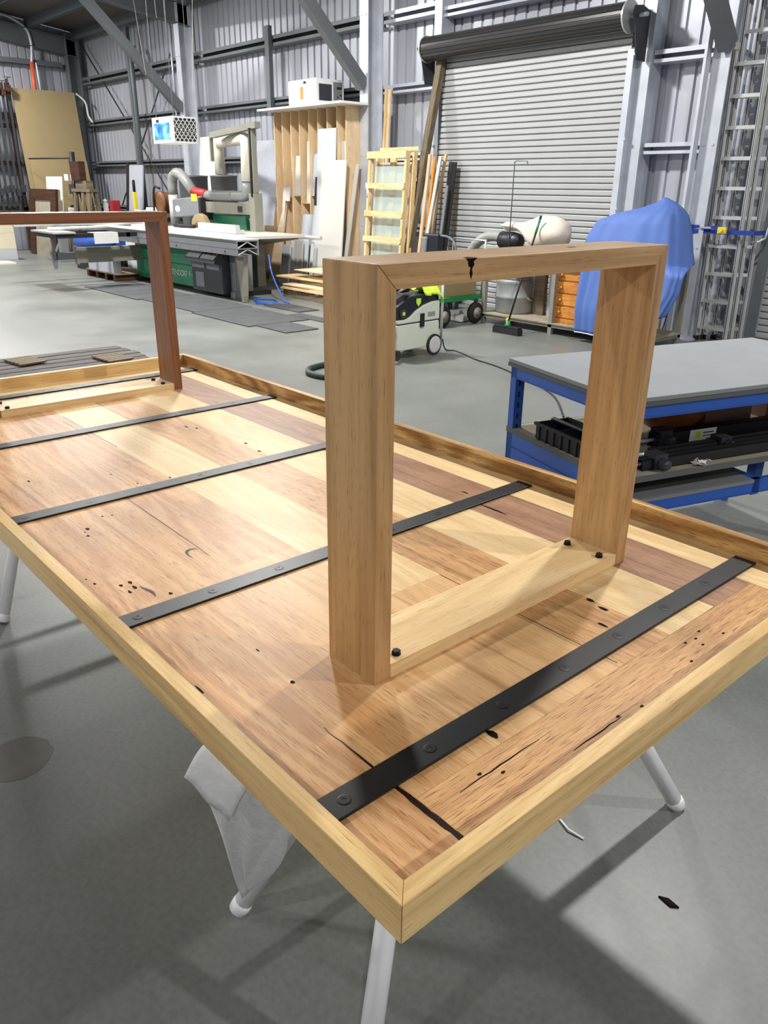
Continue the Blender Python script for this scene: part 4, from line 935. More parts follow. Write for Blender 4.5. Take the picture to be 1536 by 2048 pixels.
mb = MB(); cbox(mb, -.37, .355, -.02, -.012, .1, 1.9); mb.build('liner_board', M_CANVAS, cf)
mb = MB(); mb.tube([(-.28, -.215 , 1.62), (-.31, -.19, 1.5), (-.33, -.18, 1.42)], .012, 6); mb.build('tag', M_WHITE, cf)
def stick(name, label, b, t, w_, d_, m, cat='timber length', g='timber lengths leaning left of the roller door'):
    mb = MB(); mb.beam(b, t, w_, d_, up=(0, 1, 0)); zl = min(p.z for p in mb.v)
    for p in mb.v: p.z -= zl
    return tag(mb.build(name, m), label, cat, g)
stick('timber_batten', 'tall pale batten standing behind the pine crate, left of a brown one', (-9.47, 8.12, 0), (-9.50, 8.29, 2.93), .055, .02, W_PINE)
stick('timber_batten', 'tall brown batten standing behind the pine crate', (-9.40, 8.12, 0), (-9.42, 8.29, 2.92), .055, .03, W_PLYF)
stick('timber_post', 'thick weathered post leaning against the left door jamb', (-8.39, 7.62, 0), (-8.22, 8.17, 3.18), .10, .09, W_OLD)
stick('timber_batten', 'narrow brown batten right beside the pine crate', (-8.22, 7.75, 0), (-8.20, 7.98, 2.0), .05, .03, W_PLYF)
stick('timber_batten', 'second brown batten between the pine crate and the white strip', (-8.16, 7.80, 0), (-8.12, 8.0, 1.97), .045, .03, W_PINEO)
stick('timber_batten', 'white painted strip leaning between the crate and the weathered post', (-8.14, 7.72, 0), (-8.01, 8.0, 1.97), .05, .025, M_WHITEB)
stick('timber_batten', 'pale batten leaning just left of the weathered post', (-8.27, 7.9, 0), (-8.0, 8.1, 2.0), .035, .03, W_PLY)
stick('timber_batten', 'dark board leaning behind the weathered post near the roller door', (-7.93, 7.95, 0), (-7.88, 8.12, 1.9), .14, .02, M_BLACKM)
stick('timber_batten', 'grey strip leaning in front of the dark board near the roller door', (-7.92, 7.83, 0), (-7.86, 8.0, 1.6), .045, .015, M_MGREY)
ch = thing('folding_seat', 'navy folding seat with a bent grey tube handle beside the left door jamb', 'seat', (-7.62, 7.65, 0))
mb = MB(); mb.box(-.28, .02, -.05, .05, .2, .98); mb.build('back_panel', M_NAVY, ch, bevel=.02)
mb = MB(); mb.hexa([(-.36 + (.10 if i & 1 else 0) + (.08 if i & 4 else 0), -.08 + (.12 if i & 2 else 0), .2 + (.74 if i & 4 else 0)) for i in range(8)]); mb.build('side_cushion', M_MGREY, ch, bevel=.02)
mb = MB(); mb.tube(smooth_path([(.0, 0, .96), (.16, .0, .95), (.28, 0, .88), (.32, 0, .7), (.32, 0, .0)]), .017, 8); mb.build('tube_frame', M_GALVD, ch)
mb = MB(); mb.box(-.3, .3, -.12, .12, 0, .2); mb.build('base', M_MDARK, ch)

# pallet of boards
pl = thing('pallet', 'timber pallet on the floor in front of the sheet rack', 'pallet', (-9.25, 6.95, 0), -.02)
for y in (-.36, 0, .36):
    mb = MB(); mb.box(-.62, .62, y - .045, y + .045, .02, .10); mb.build('runner', W_OLD, pl)
for x in (-.55, -.28, 0, .28, .55):
    mb = MB(); mb.box(x - .05, x + .05, -.42, .42, .10, .12, 0, 1); mb.build('deck_board', W_OLD, pl)
for y in (-.36, .36):
    mb = MB(); mb.box(-.62, .62, y - .05, y + .05, 0, .02); mb.build('bottom_board', W_OLD, pl)
PG = 'plywood sheets piled on the pallet'
z = .121
for i, (w_, d_, rz_, m, nm) in enumerate(((1.30, .86, .0, W_PLY, 'lowest plywood sheet of the pile on the pallet'), (1.28, .84, .02, W_PLYF, 'second lowest plywood sheet of the pile on the pallet'), (1.2, .8, -.03, W_PLY, 'third plywood sheet from below on the pallet'), (1.26, .82, .03, W_PLYF, 'fourth plywood sheet from below on the pallet'))):
    mb = MB(); mb.box(-w_ / 2, w_ / 2, -d_ / 2, d_ / 2, 0, .018); o = tag(mb.build('plywood_sheet', m, loc=(-9.25 + .03 * (i % 2), 6.95, z)), nm, 'plywood', PG); o.rotation_euler = (0, 0, rz_); z += .0185
mb = MB(); mb.box(-.5, .5, -.07, .07, 0, .06); o = tag(mb.build('packing_block', W_OLD, loc=(-9.2, 6.8, z)), 'weathered packing timber lifting the upper boards of the pallet pile', 'timber'); z += .0605
for i, (x, y, w_, d_, rz_, m, nm) in enumerate(((-9.5, 6.92, 1.5, .42, .05, W_PINE, 'pale pine board sticking out of the pallet pile to the left'), (-9.0, 7.05, 1.2, .5, -.04, W_PLYF, 'brown board on top of the pale pine board'))):
    mb = MB(); mb.box(-w_ / 2, w_ / 2, -d_ / 2, d_ / 2, 0, .022); o = tag(mb.build('loose_board', m, loc=(x, y, z)), nm, 'board', PG); o.rotation_euler = (0, 0, rz_); z += .0225
mb = MB(); mb.box(-.3, .3, -.16, .16, 0, .075); tag(mb.build('offcut_block', W_PLY, loc=(-8.85, 7.0, z)), 'plywood block on the very top of the pallet pile', 'offcut'); z += .0755
mb = MB(); mb.box(-.55, .55, -.25, .25, 0, .016); o = tag(mb.build('loose_board', W_PLYF, loc=(-9.3, 7.0, z)), 'thin brown board laid across the plywood block of the pallet pile', 'board', PG)

# ------------------------------------------------------------------ sliding table panel saw
sw = thing('panel_saw', 'green and grey sliding table panel saw in the middle of the shed', 'panel saw', (-11.8, 6.2, 0))
mb = MB(); mb.box(-13.2, -11.05, 5.74, 6.6, .07, .70); mb.build('base_cabinet', M_GREEN, sw, True, bevel=.01)
mb = MB(); mb.box(-13.2, -11.05, 5.735, 5.741, .385, .40); mb.build('cabinet_seam', M_MDARK, sw, True)
mb = MB(); mb.box(-13.1, -10.2, 5.85, 6.55, 0, .07); mb.build('plinth', M_BLACKM, sw, True)
cu = bpy.data.curves.new('lettering', 'FONT'); cu.body = 'ALTENDORF  F 45'; cu.size = .13; cu.extrude = .001; cu.space_character = .92
tmp = bpy.data.objects.new('lettering_tmp', cu); COL.objects.link(tmp); bpy.context.view_layer.update()
me = bpy.data.meshes.new_from_object(tmp.evaluated_get(bpy.context.evaluated_depsgraph_get())); bpy.data.objects.remove(tmp)
me.materials.clear(); me.materials.append(M_WHITEB)
lt = bpy.data.objects.new('lettering', me); COL.objects.link(lt); lt.parent = sw
xs = [v.co.x for v in me.vertices]; sc_ = .93 / (max(xs) - min(xs))
lt.scale = (sc_, 1, 1); lt.location = (-12.03 + 11.8, 5.7335 - 6.2, .21); lt.rotation_euler = (PI / 2, 0, 0)
mb = MB(); mb.prism([(0, 0), (0, .42), (-.13, .44), (-.11, .49), (.03, .62), (.2, .62), (.2, 0)], (-11.06, 5.66, .06), (0, 1, 0), (0, 0, 1), (1, 0, 0), .92); mb.build('control_console', M_MDARK, sw, True, bevel=.01)
mb = MB()
for a, b in ((-11.02, -10.63), (-10.58, -10.18)):
    mb.hexa([(b if i & 1 else a, (5.553 if not i & 2 else 5.687) - (.004 if i & 4 else -.002), (.556 if not i & 2 else .680) + (.005 if i & 4 else 0)) for i in range(8)])
mb.build('console_panel', M_ALU, sw, True)
mb = MB()
for k in range(4): mb.lathe((-10.50 + .09 * k, 5.618, .622), [(.022, 0), (.02, .02)], 10, k % 2, (0, -.7, .7))
mb.build('console_button', [M_BLACKM, M_RED], sw, True)
mb = MB()
for k in range(2): mb.box(-11.02 + .44 * k, -10.65 + .44 * k, 5.655, 5.661, .40, .52)
mb.box(-10.93, -10.68, 5.654, 5.661, .12, .34)
mb.build('console_door', M_MGREY, sw, True)
mb = MB(); mb.box(-10.14, -10.0, 5.80, 6.1, .10, .64); mb.box(-10.14, -10.0, 5.78, 5.9, 0, .1); mb.build('end_cabinet', M_MGREY, sw, True, bevel=.008)
mb = MB(); x0, x1 = -14.55, -9.42
for z0, z1 in ((.835, .87), (.75, .83), (.665, .745)): mb.box(x0, x1, 5.50, 5.52, z0, z1)
mb.box(x0, x1, 5.52, 5.60, .66, .672); mb.box(x0, x1, 5.52, 5.86, .85, .868); mb.box(x0, x1, 5.84, 5.86, .66, .85); mb.box(x0, x1, 5.52, 5.84, .75, .76)
mb.build('sliding_beam', M_MGREY, sw, True)
mb = MB(); mb.box(x0, x1, 5.49, 5.87, .869, .878); mb.build('sliding_top', M_ALUW, sw, True)
mb = MB()
for a, b in (((5.53, .675), (5.68, .745)), ((5.68, .745), (5.83, .675)), ((5.53, .765), (5.68, .845)), ((5.68, .845), (5.83, .765))): mb.beam((x1 - .02, a[0], a[1]), (x1 - .02, b[0], b[1]), .012, .03, up=(1, 0, 0))
mb.build('beam_web', M_ALU, sw, True)
mb = MB()
for x in (-12.2, -11.2, -9.75): mb.box(x, x + .03, 5.494, 5.50, .70, .715)
mb.build('beam_stop', M_BLACKM, sw, True)
mb = MB(); mb.prism([(-.12, .66), (.10, .66), (.06, .1), (.04, 0), (0, 0), (-.02, .1)], (-9.62, 5.66, 0), (1, 0, 0), (0, 0, 1), (0, 1, 0), .08); mb.build('support_leg', M_MGREYW, sw, True, bevel=.006)
mb = MB(); mb.box(-13.6, -10.1, 5.93, 7.15, .825, .868); mb.build('saw_table', M_ALUW, sw, True, bevel=.004)
mb = MB(); mb.prism([(0, .825), (0, .80), (-1.0, .66), (-1.5, .825)][::-1], (-10.2, 6.4, 0), (1, 0, 0), (0, 0, 1), (0, 1, 0), .7); mb.build('table_bracket', M_MGREY, sw, True)
mb = MB(); mb.box(-13.3, -10.9, 6.0, 6.55, .69, .825); mb.build('trunnion_box', M_MDARK, sw, True)
mb = MB(); mb.tube([(-12.6, 7.2, .83), (-9.75, 7.2, .83)], .03, 12); mb.build('fence_rail', M_ALU, sw, True)
mb = MB(); mb.box(-11.9, -10.72, 6.28, 6.36, .872, 1.0); mb.box(-11.9, -10.72, 6.36, 6.44, .872, .93); mb.build('rip_fence', M_ALU, sw, True, bevel=.004)
mb = MB(); mb.prism([(0, 0), (.03, .12), (.12, .2), (.28, .235), (.42, .2), (.52, .1), (.55, 0), (.42, 0), (.38, .07), (.26, .1), (.14, .06), (.1, 0)], (-12.95, 6.72, .872), (1, 0, 0), (0, 0, 1), (0, 1, 0), .10); mb.build('blade_guard', M_MDF, sw, True, bevel=.012)
mb = MB(); mb.box(-13.2, -12.9, 6.5, 6.9, .872, .91); mb.tube([(-13.3, 6.6, .9), (-12.9, 6.5, .9), (-12.6, 6.6, .9)], .03, 8); mb.build('clamp_block', M_BLACKM, sw, True)
mb = MB(); mb.box(-11.28, -11.12, 6.90, 7.06, 0, 1.45); mb.box(-11.24, -11.16, 6.94, 7.02, 1.45, 2.42); mb.build('overhead_column', M_MGREYW, sw, True, bevel=.006)
mb = MB(); mb.tube([(-11.17, 6.9, 1.4), (-11.17, 6.9, 2.4)], .022, 8); mb.build('column_cable', M_BLACKM, sw, True)
mb = MB(); mb.beam((-11.0, 6.95, 2.44), (-12.75, 7.15, 2.36), .10, .09); mb.box(-12.79, -12.75, 7.1, 7.16, 1.95, 2.36); mb.build('top_arm', M_MGREYW, sw, True)
mb = MB(); mb.box(-12.75, -11.28, 6.9, 7.02, 1.12, 1.30); mb.build('guard_arm', M_MGREYW, sw, True, bevel=.008)
mb = MB(); mb.box(-11.62, -11.5, 6.885, 6.9, 1.16, 1.25); mb.build('arm_clamp', M_BLACKM, sw, True)
mb = MB(); mb.hexa([(-13.80 + (1.05 if i & 1 else 0), 6.82 + (.2 if i & 2 else 0), 1.0 + (.32 if i & 4 else 0) + (.07 if i & 1 else 0)) for i in range(8)]); mb.build('guard_hood', M_MGREY, sw, True, bevel=.02)
mb = MB(); mb.box(-13.05, -12.85, 6.814, 6.82, 1.30, 1.42); mb.build('yellow_sticker', M_YEL, sw, True)
mb = MB(); mb.lathe((-13.6, 6.82, 1.16), [(.09, 0), (.09, .003)], 20, 0, (0, -1, 0), False, sx=.6); mb.build('round_badge', M_WHITE, sw, True)
mb = MB(); mb.box(-12.78, -12.70, 6.80, 7.05, 1.0, 1.36); mb.build('hood_end', M_BLACKM, sw, True)
# dust pipes
def path(P, rr=.16):
    P = [Vector(p) for p in P]; out = [P[0]]
    for i in range(1, len(P) - 1):
        a = (P[i - 1] - P[i]).normalized(); b = (P[i + 1] - P[i]).normalized()
        for k in range(6):
            t = k / 5; q0 = P[i] + a * rr; q1 = P[i] + b * rr
            out.append(q0 * (1 - t) ** 2 + P[i] * 2 * t * (1 - t) + q1 * t * t)
    out.append(P[-1]); return out
mb = MB(); mb.tube(path([(-13.26, 7.56, 1.745), (-13.26, 7.56, 2.28), (-11.50, 7.05, 2.27), (-11.47, 7.0, 1.62)]), .095, 14); mb.build('dust_pipe', M_PVC, sw, True)
mb = MB(); mb.tube(path([(-11.47, 7.0, 1.62), (-11.47, 7.0, 1.40), (-12.75, 6.95, 1.40)], .12), [.075] + [.085] * 6 + [.08], 14)
for x in (-11.9, -12.5): mb.tube([(x, 6.98, 1.40), (x + .02, 6.98, 1.40)], .092, 14)
mb.build('dust_pipe', M_FLEX, sw, True)
mb = MB(); mb.tube([(-12.72, 6.95, 1.41), (-12.95, 6.93, 1.44), (-13.15, 6.93, 1.47)], [.085, .075, .07], 12); mb.build('red_joint', M_RED, sw, True)
pp = path([(-13.15, 6.93, 1.45), (-13.65, 6.93, 1.80), (-13.95, 6.93, 1.72), (-13.95, 6.93, 1.40)], .2); mb = MB(); mb.tube(pp, [.085 + .006 * (k % 2) for k in range(len(pp))], 12); mb.build('flexible_duct', M_FLEX, sw, True)
mb = MB(); mb.tube([(-13.95, 6.93, 1.42), (-13.95, 6.93, .88)], .085, 12); mb.build('dust_pipe', M_WHITEB, sw, True)
mb = MB(); mb.tube([(-11.47, 7.12, 1.05), (-11.47, 7.12, .88)], .09, 12); mb.tube([(-11.47, 7.12, 1.03), (-11.47, 7.12, 1.06)], .1, 12); mb.build('dust_port', M_WHITEB, sw, True)
# outrigger and crosscut table
mb = MB(); mb.box(-13.05, -12.93, 4.62, 5.75, .36, .60); mb.box(-13.06, -12.92, 4.60, 4.63, .34, .62); mb.build('outrigger_arm', M_MGREYW, sw, True)
mb = MB(); mb.box(-13.03, -12.95, 4.28, 4.62, .42, .53); mb.prism([(0, .55), (.10, .55), (.08, .3), (.05, .28)], (-13.03, 4.20, 0), (0, 1, 0), (0, 0, 1), (1, 0, 0), .08); mb.box(-13.01, -12.97, 4.24, 4.28, .55, .80); mb.build('outrigger_slide', M_MGREY, sw, True)
mb = MB()
for a in ((-13.4, -12.5, 4.15, 4.22), (-13.4, -12.5, 5.3, 5.36), (-13.4, -13.33, 4.22, 5.3), (-12.57, -12.5, 4.22, 5.48)): mb.box(*a, .775, .84)
mb.build('crosscut_frame', M_BLACKM, sw, True)
mb = MB(); mb.box(-13.45, -12.45, 4.1, 4.45, .842, .868); mb.build('crosscut_top', M_ALU, sw, True)
mb = MB(); mb.box(-13.85, -13.78, 3.95, 6.2, .90, .985); mb.build('crosscut_fence', M_ALU, sw, True)
for y in (4.6, 5.9):
    mb = MB(); mb.box(-13.9, -13.72, y, y + .1, .985, 1.03); mb.build('fence_stop', M_BLACKM, sw, True)
PP = 'white papers and boards lying on the crosscut frame of the saw'
for (x, y, w_, d_, z, rz_, nm) in ((-12.55, 4.95, .03, .40, .70, 0, 'white paper folded over the front bar of the crosscut frame'),):
    mb = MB(); mb.box(x + .052, x + .058, y - .2, y + .2, .68, .845); mb.box(x - .2, x + .058, y - .2, y + .2, .842, .846); tag(mb.build('paper_sheet', M_WHITE), nm, 'paper', PP)
mb = MB(); mb.tube([(-12.95, 4.2, .90), (-13.0, 5.2, .90)], .028, 10); tag(mb.build('tube_roll', M_WHITEB), 'pale tube lying along the crosscut table of the panel saw', 'tube')
# hoses near the saw
mb = MB(); mb.tube(smooth_path([(-9.85, 6.3, .62), (-9.7, 6.25, .35), (-9.35, 6.2, .03), (-9.1, 6.1, .012), (-9.4, 5.85, .012), (-9.75, 5.95, .012), (-9.55, 6.15, .012), (-9.2, 5.95, .012), (-9.4, 5.75, .012)]), .012, 6); tag(mb.build('air_hose', M_BLUE), 'thin blue air hose coiled on the floor beside the saw leg', 'hose')

# dust drums and side bench
for x, r_, nm in ((-14.37, .285, 'left dark grey dust drum behind the panel saw'), (-13.22, .25, 'right dark grey dust drum under the cream dust pipe')):
    mb = MB(); mb.lathe((0, 0, 0), [(r_ * .86, 0), (r_ * .88, .02), (r_ * .92, 1.0), (r_ * .97, 1.70), (r_, 1.705), (r_, 1.73), (r_ * .2, 1.74)], 32); tag(mb.build('dust_drum', M_DRUMG, loc=(x, 7.6, 0)), nm, 'drum', None)
mb = MB(); mb.box(-12.95, -11.6, 7.02, 7.14, .869, 1.09); mb.build('rear_cover', M_GREEN, sw, True, bevel=.008)
bd = thing('side_bench', 'long black topped side bench along the back left wall', 'bench', (-17.6, 7.4, 0))
mb = MB(); mb.box(-19.7, -15.0, 7.0, 7.85, .88, .93); mb.build('bench_top', M_BLACKM, bd, True)
for x in (-19.6, -17.3, -15.1):
    for y in (7.05, 7.75):
        mb = MB(); mb.box(x - .035, x + .035, y - .035, y + .035, 0, .88); mb.build('leg', M_MGREYW, bd, True)
mb = MB(); mb.box(-19.6, -15.0, 7.05, 7.75, .25, .28); mb.build('shelf', W_OLD, bd, True)
lean('upright_sheet', 'tall grey panel with dark edges leaning on the wall above the side bench', -17.70, -17.02, 7.72, 7.84, 1.95, M_GREYB, .03, zb=.931, g=None)
lean('dark_panel', 'narrow black panel leaning left of the tall grey panel', -17.82, -17.71, 7.71, 7.83, 2.0, M_BLACKM, .03, zb=.931, g=None)
sl = thing('spirit_level', 'yellow tool with a black handle standing on the side bench', 'tool', (-16.72, 7.45, .931))
mb = MB(); mb.box(-.04, .04, -.03, .03, 0, .48); mb.build('body', M_YEL, sl)
mb = MB(); mb.lathe((0, 0, .48), [(.03, 0), (.03, .22), (.02, .24)], 10); mb.build('handle', M_BLACKM, sl)
cr = thing('cord_reel', 'brown cord reel with a black carrying handle on the side bench', 'cord reel', (-15.25, 7.4, .931))
mb = MB(); mb.lathe((.02, -.12, .30), [(.08, 0), (.22, .0), (.22, .03), (.19, .04), (.2, .10), (.19, .2), (.22, .21), (.22, .24), (.08, .24)], 24, 0, (0, 1, 0)); mb.build('reel', M_COPPER, cr)
mb = MB(); mb.tube(smooth_path([(-.22, -.14, 0), (-.2, -.14, .35), (-.12, -.14, .58), (.1, -.14, .56)]), .022, 8); mb.tube([(-.22, -.14, .011), (.24, -.14, .011)], .02, 8); mb.build('frame', M_BLACKM, cr)
mb = MB()
def cl(a, b):
    x = -15.95 + .93 * a; d = b * .9
    if d < .35: return (x, 7.32 - d, 1.02 + .05 * math.sin(11 * a) + .02 * math.sin(23 * a + 9 * b))
    return (x + .02 * math.sin(20 * a), 6.965 - .02 - .03 * math.sin(16 * a) * (d - .3), 1.0 - (d - .35) * 1.0 + .05 * math.sin(11 * a) * (1 - b))
mb.grid(cl, 40, 20); tag(mb.build('white_cloth', M_CLOTH, solid=.006), 'white cloth hanging over the right end of the side bench', 'cloth')
mb = MB(); mb.box(-16.05, -15.4, 7.35, 7.65, .931, 1.12); tag(mb.build('white_tub', M_WHITE, bevel=.02), 'white tub on the side bench left of the cord reel', 'tub')
mb = MB(); mb.box(-18.0, -17.84, 7.4, 7.6, .931, 1.22); tag(mb.build('red_can', M_RED, bevel=.02), 'small red can on the side bench beside the black panel', 'can')
mb = MB(); mb.tube(smooth_path([(-18.55, 7.3, .931), (-18.55, 7.3, 1.05), (-18.45, 7.3, 1.10), (-18.36, 7.3, 1.02), (-18.36, 7.3, .931)]), .02, 8); tag(mb.build('tap_spout', M_ALU), 'curved silver spout on the side bench left of the red can', 'tap')
mb = MB(); mb.box(-18.2, -18.1, 7.35, 7.42, .931, 1.16); mb.lathe((-18.15, 7.38, 1.16), [(.03, 0), (.05, .06), (.01, .09)], 10); tag(mb.build('white_bottle', M_WHITE), 'small white bottle on the side bench between spout and red can', 'bottle')
mb = MB(); mb.box(-.22, .22, -.06, .06, 0, .10); mb.box(-.12, -.06, -.03, .03, .10, .16, 1); mb.box(.04, .10, -.03, .03, .10, .16, 1); tag(mb.build('power_board', [M_WHITE, M_BLACKM], loc=(-19.35, 7.1, .931), bevel=.006), 'small white power board with two black plugs on the left end of the side bench', 'power board')
# press, sawhorse, frames near the left corner
dp = thing('drill_press', 'tall black machine post with a horizontal rod near the left corner', 'machine', (-18.1, 6.55, 0))
mb = MB(); mb.tube([(0, .1, .1), (-.17, .25, 2.20)], .06, 10); mb.build('column', M_BLACKM, dp)
mb = MB(); mb.box(-.25, .25, -.15, .3, 0, .1); mb.build('base', M_BLACKM, dp)
mb = MB(); mb.box(-.2, .1, .1, .35, 1.35, 1.55); mb.build('head', M_MDARK, dp)
mb = MB(); mb.tube([(-.14, .23, 2.08), (-1.75, -.15, 2.08)], .018, 6); mb.tube([(-.25, .2, 2.08), (-.2, .2, 1.55)], .015, 6); mb.build('rod', M_BLACKM, dp)
mb = MB(); mb.box(-.35, -.15, .08, .1, 1.62, 1.75); mb.box(.02, .18, .08, .1, 1.62, 1.75); mb.build('white_fitting', M_WHITE, dp)
sh = thing('saw_horse', 'brown timber sawhorse standing near the left corner', 'sawhorse', (-17.45, 6.68, 0))
mb = MB(); mb.box(-.55, .45, -.1, .1, 1.40, 1.46); mb.box(-.4, .2, -.05, .1, 1.46, 1.62); mb.build('top_beam', W_OLD, sh)
for x in (-.42, .02, .35):
    for s in (-1, 1):
        mb = MB(); mb.beam((x + .03, s * .22, 0), (x, s * .06, 1.40), .12, .05, up=(0, 1, 0)); mb.build('leg', W_OLD, sh)
mb = MB(); mb.box(-.5, .0, -.09, .05, 1.62, 2.0); mb.build('upright_board', W_OLDB, sh)
fr = thing('framed_panel', 'grey framed panel with a thick dark brown frame leaning near the left corner', 'framed panel', (-19.0, 6.15, 0))
def fbox(x0, x1, y0, y1, z0, z1, nm, m):
    mb = MB(); mb.hexa([((x1 if i & 1 else x0), (y1 if i & 2 else y0) + .12 * (z1 if i & 4 else z0), z1 if i & 4 else z0) for i in range(8)]); mb.build(nm, m, fr)
fbox(-.95, .75, 0, .06, 1.22, 1.44, 'frame_top', W_OLDB); fbox(-.95, -.62, 0, .06, 0, 1.22, 'frame_side', W_OLDB); fbox(.42, .75, 0, .06, 0, 1.22, 'frame_side', W_OLDB); fbox(-.62, .42, .03, .05, 0, 1.22, 'inset_panel', M_DUSTY)
lean('white_moulding', 'white L shaped moulding board leaning behind the dark framed panel', -19.35, -18.40, 6.40, 6.55, 1.70, M_WHITE, .02, g=None, poly=((.88, 0), (1, 0), (1, 1), (0, 1), (0, .84), (.88, .84)))
# mdf sheets on the left wall
def leanx(name, label, y0, y1, xb, xt, h, m, th=.018, zb=0.0, g=None):
    mb = MB(); up = Vector((xt - xb, 0, h - zb)); L = up.length; up.normalize(); n = up.cross(Vector((0, 1, 0))); n = n if n.x < 0 else -n
    dz = max(0, -n.z * th)
    mb.prism([(0, 0), (y1 - y0, 0), (y1 - y0, L), (0, L)], (xb, y0, zb + dz), (0, 1, 0), up, n, th); return tag(mb.build(name, m), label, 'board', g)
leanx('mdf_sheet', 'tall tan fibreboard sheet leaning on the left end wall', 6.52, 8.00, -20.2, -20.72, 3.60, M_MDF)
leanx('mdf_sheet', 'lower tan fibreboard sheet leaning in front of the tall tan one', 6.60, 7.98, -20.0, -20.42, 2.08, M_MDF)
# pipe clamps on a rack
ck = thing('clamp_rack', 'dark timber rack for long clamps at the left picture edge', 'rack', (-20.7, 5.6, 0))
for z in (.95, 1.95, 2.75, 3.45):
    mb = MB(); mb.box(-20.78, -20.70, 4.4, 6.50, z, z + .09); mb.build('rail', W_OLDB, ck, True)
for y in (4.5, 6.45):
    mb = MB(); mb.box(-20.80, -20.70, y - .05, y + .04, 0, 3.7); mb.build('post', W_OLDB, ck, True)
for i in range(15):
    y = 4.62 + i * .128
    t = thing('bar_clamp', 'long dark clamp hanging in a row on the timber rack at the left picture edge', 'clamp', (-20.62, y, .98), 0, 'long clamps on the rack at the left edge')
    if i == 0:
        proto = t
        mb = MB(); mb.box(-.016, .016, -.026, .026, 0, 2.75); mb.build('bar', M_MDARK, t)
        mb = MB(); mb.box(-.06, .11, -.045, .045, 2.48, 2.62); mb.tube([(.08, 0, 2.6), (.08, 0, 2.78)], .012, 6); mb.tube([(.08, -.08, 2.78), (.08, .08, 2.78)], .008, 6); mb.build('screw_head', W_OLDB, t)
        mb = MB(); mb.box(-.04, .12, -.045, .045, .34, .5); mb.build('sliding_jaw', M_MDARK, t)
    else:
        bpy.data.objects.remove(t); dup(proto, (-20.62, y, .98 + .05 * math.sin(i * 2.3)))
# cream cabinet carcasses at the left edge
for i, (z0, z1, m, nm) in enumerate(((0, .235, M_WHITE2, 'lowest and whitest of the stacked cabinet panels at the left picture edge'), (.236, .555, M_CREAM, 'middle cream cabinet box of the stack at the left picture edge'), (.556, .775, M_CREAM, 'top cream cabinet box of the stack at the left picture edge'))):
    mb = MB(); mb.box(-18.95, -18.42, 4.1, 5.37 - .0 * i, z0, z1); tag(mb.build('cabinet_box', m, bevel=.004), nm, 'cabinet box', 'stacked cabinet boxes at the left edge')
mb = MB(); mb.box(-18.0, -17.4, 4.4, 5.0, 0, .03); tag(mb.build('white_offcut', M_CREAM), 'flat cream offcut on the floor in front of the stacked cabinet boxes', 'offcut')
gs = thing('grey_stand', 'small grey machine stand with a tube between the cream boxes and the saw', 'machine stand', (-17.6, 6.1, 0))
mb = MB(); mb.box(-.4, .4, -.25, .25, 0, .05); mb.box(-.08, .08, -.08, .08, .05, .8); mb.box(-.3, .25, -.2, .2, .8, .92); mb.beam((-.35, -.1, .05), (0, 0, .5), .06, .06); mb.build('stand', M_MGREY, gs)
mb = MB(); mb.tube([(-.7, -.2, .95), (.9, .3, .95)], .03, 8); mb.build('tube', M_ALU, gs)
bb = thing('blue_bag', 'blue roll lying on a black box behind the saw outrigger', 'roll', (-15.2, 5.9, .36))
mb = MB(); mb.tube([(-.6, -.15, .14), (.6, .2, .2)], .13, 12); mb.build('roll', M_BLUE, bb)
mb = MB(); mb.box(-15.9, -14.4, 5.7, 6.4, 0, .36); tag(mb.build('black_box', M_BLACKM, bevel=.01), 'low black box on the floor under the blue roll', 'box')
mb = MB(); mb.box(-14.4, -13.6, 6.1, 6.5, .0, .80); tag(mb.build('white_carton', M_WHITE, bevel=.006), 'white upright carton behind the saw outrigger', 'carton')
pa = thing('pallet', 'low dark pallet under a white board stack behind the saw outrigger', 'pallet', (-13.75, 5.7, 0))
for x in (-.6, -.2, .2, .55):
    mb = MB(); mb.box(x - .04, x + .04, -.4 , .3, 0, .11); mb.build('runner', W_OLDB, pa)
mb = MB(); mb.box(-.7, .65, -.4, .3, .11, .13); mb.build('deck', W_OLD, pa)
mb = MB(); mb.box(-14.35, -13.25, 5.33, 5.47, .131, .48); tag(mb.build('grey_board_stack', M_GREYB), 'grey board standing on the low dark pallet under the saw outrigger', 'board')

# rubber mats
MG = 'rubber mats on the floor around the panel saw'
for i, (x0, x1, y0, y1, nm) in enumerate(((-12.72, -10.78, 4.58, 5.48, 'leftmost large rubber mat in front of the panel saw'), (-10.76, -9.18, 4.66, 5.55, 'second large rubber mat from the left in front of the panel saw'), (-9.16, -7.76, 4.60, 5.50, 'third rubber mat from the left in front of the panel saw'), (-7.74, -7.13, 4.71, 5.18, 'small rubber mat at the right end of the row, behind the near hoop leg'),
        (-8.25, -7.16, 5.52, 5.72, 'narrow rubber mat strip behind the end of the mat row'), (-9.2, -8.35, 5.75, 6.10, 'short rubber mat beside the saw support leg'), (-8.32, -7.74, 5.20 + .31, 5.21 + .30, ''))):
    if not nm: continue
    mb = MB(); mb.box(x0, x1, y0, y1, 0, .013); tag(mb.build('rubber_mat', M_RUBBER, bevel=.003), nm, 'mat', MG)

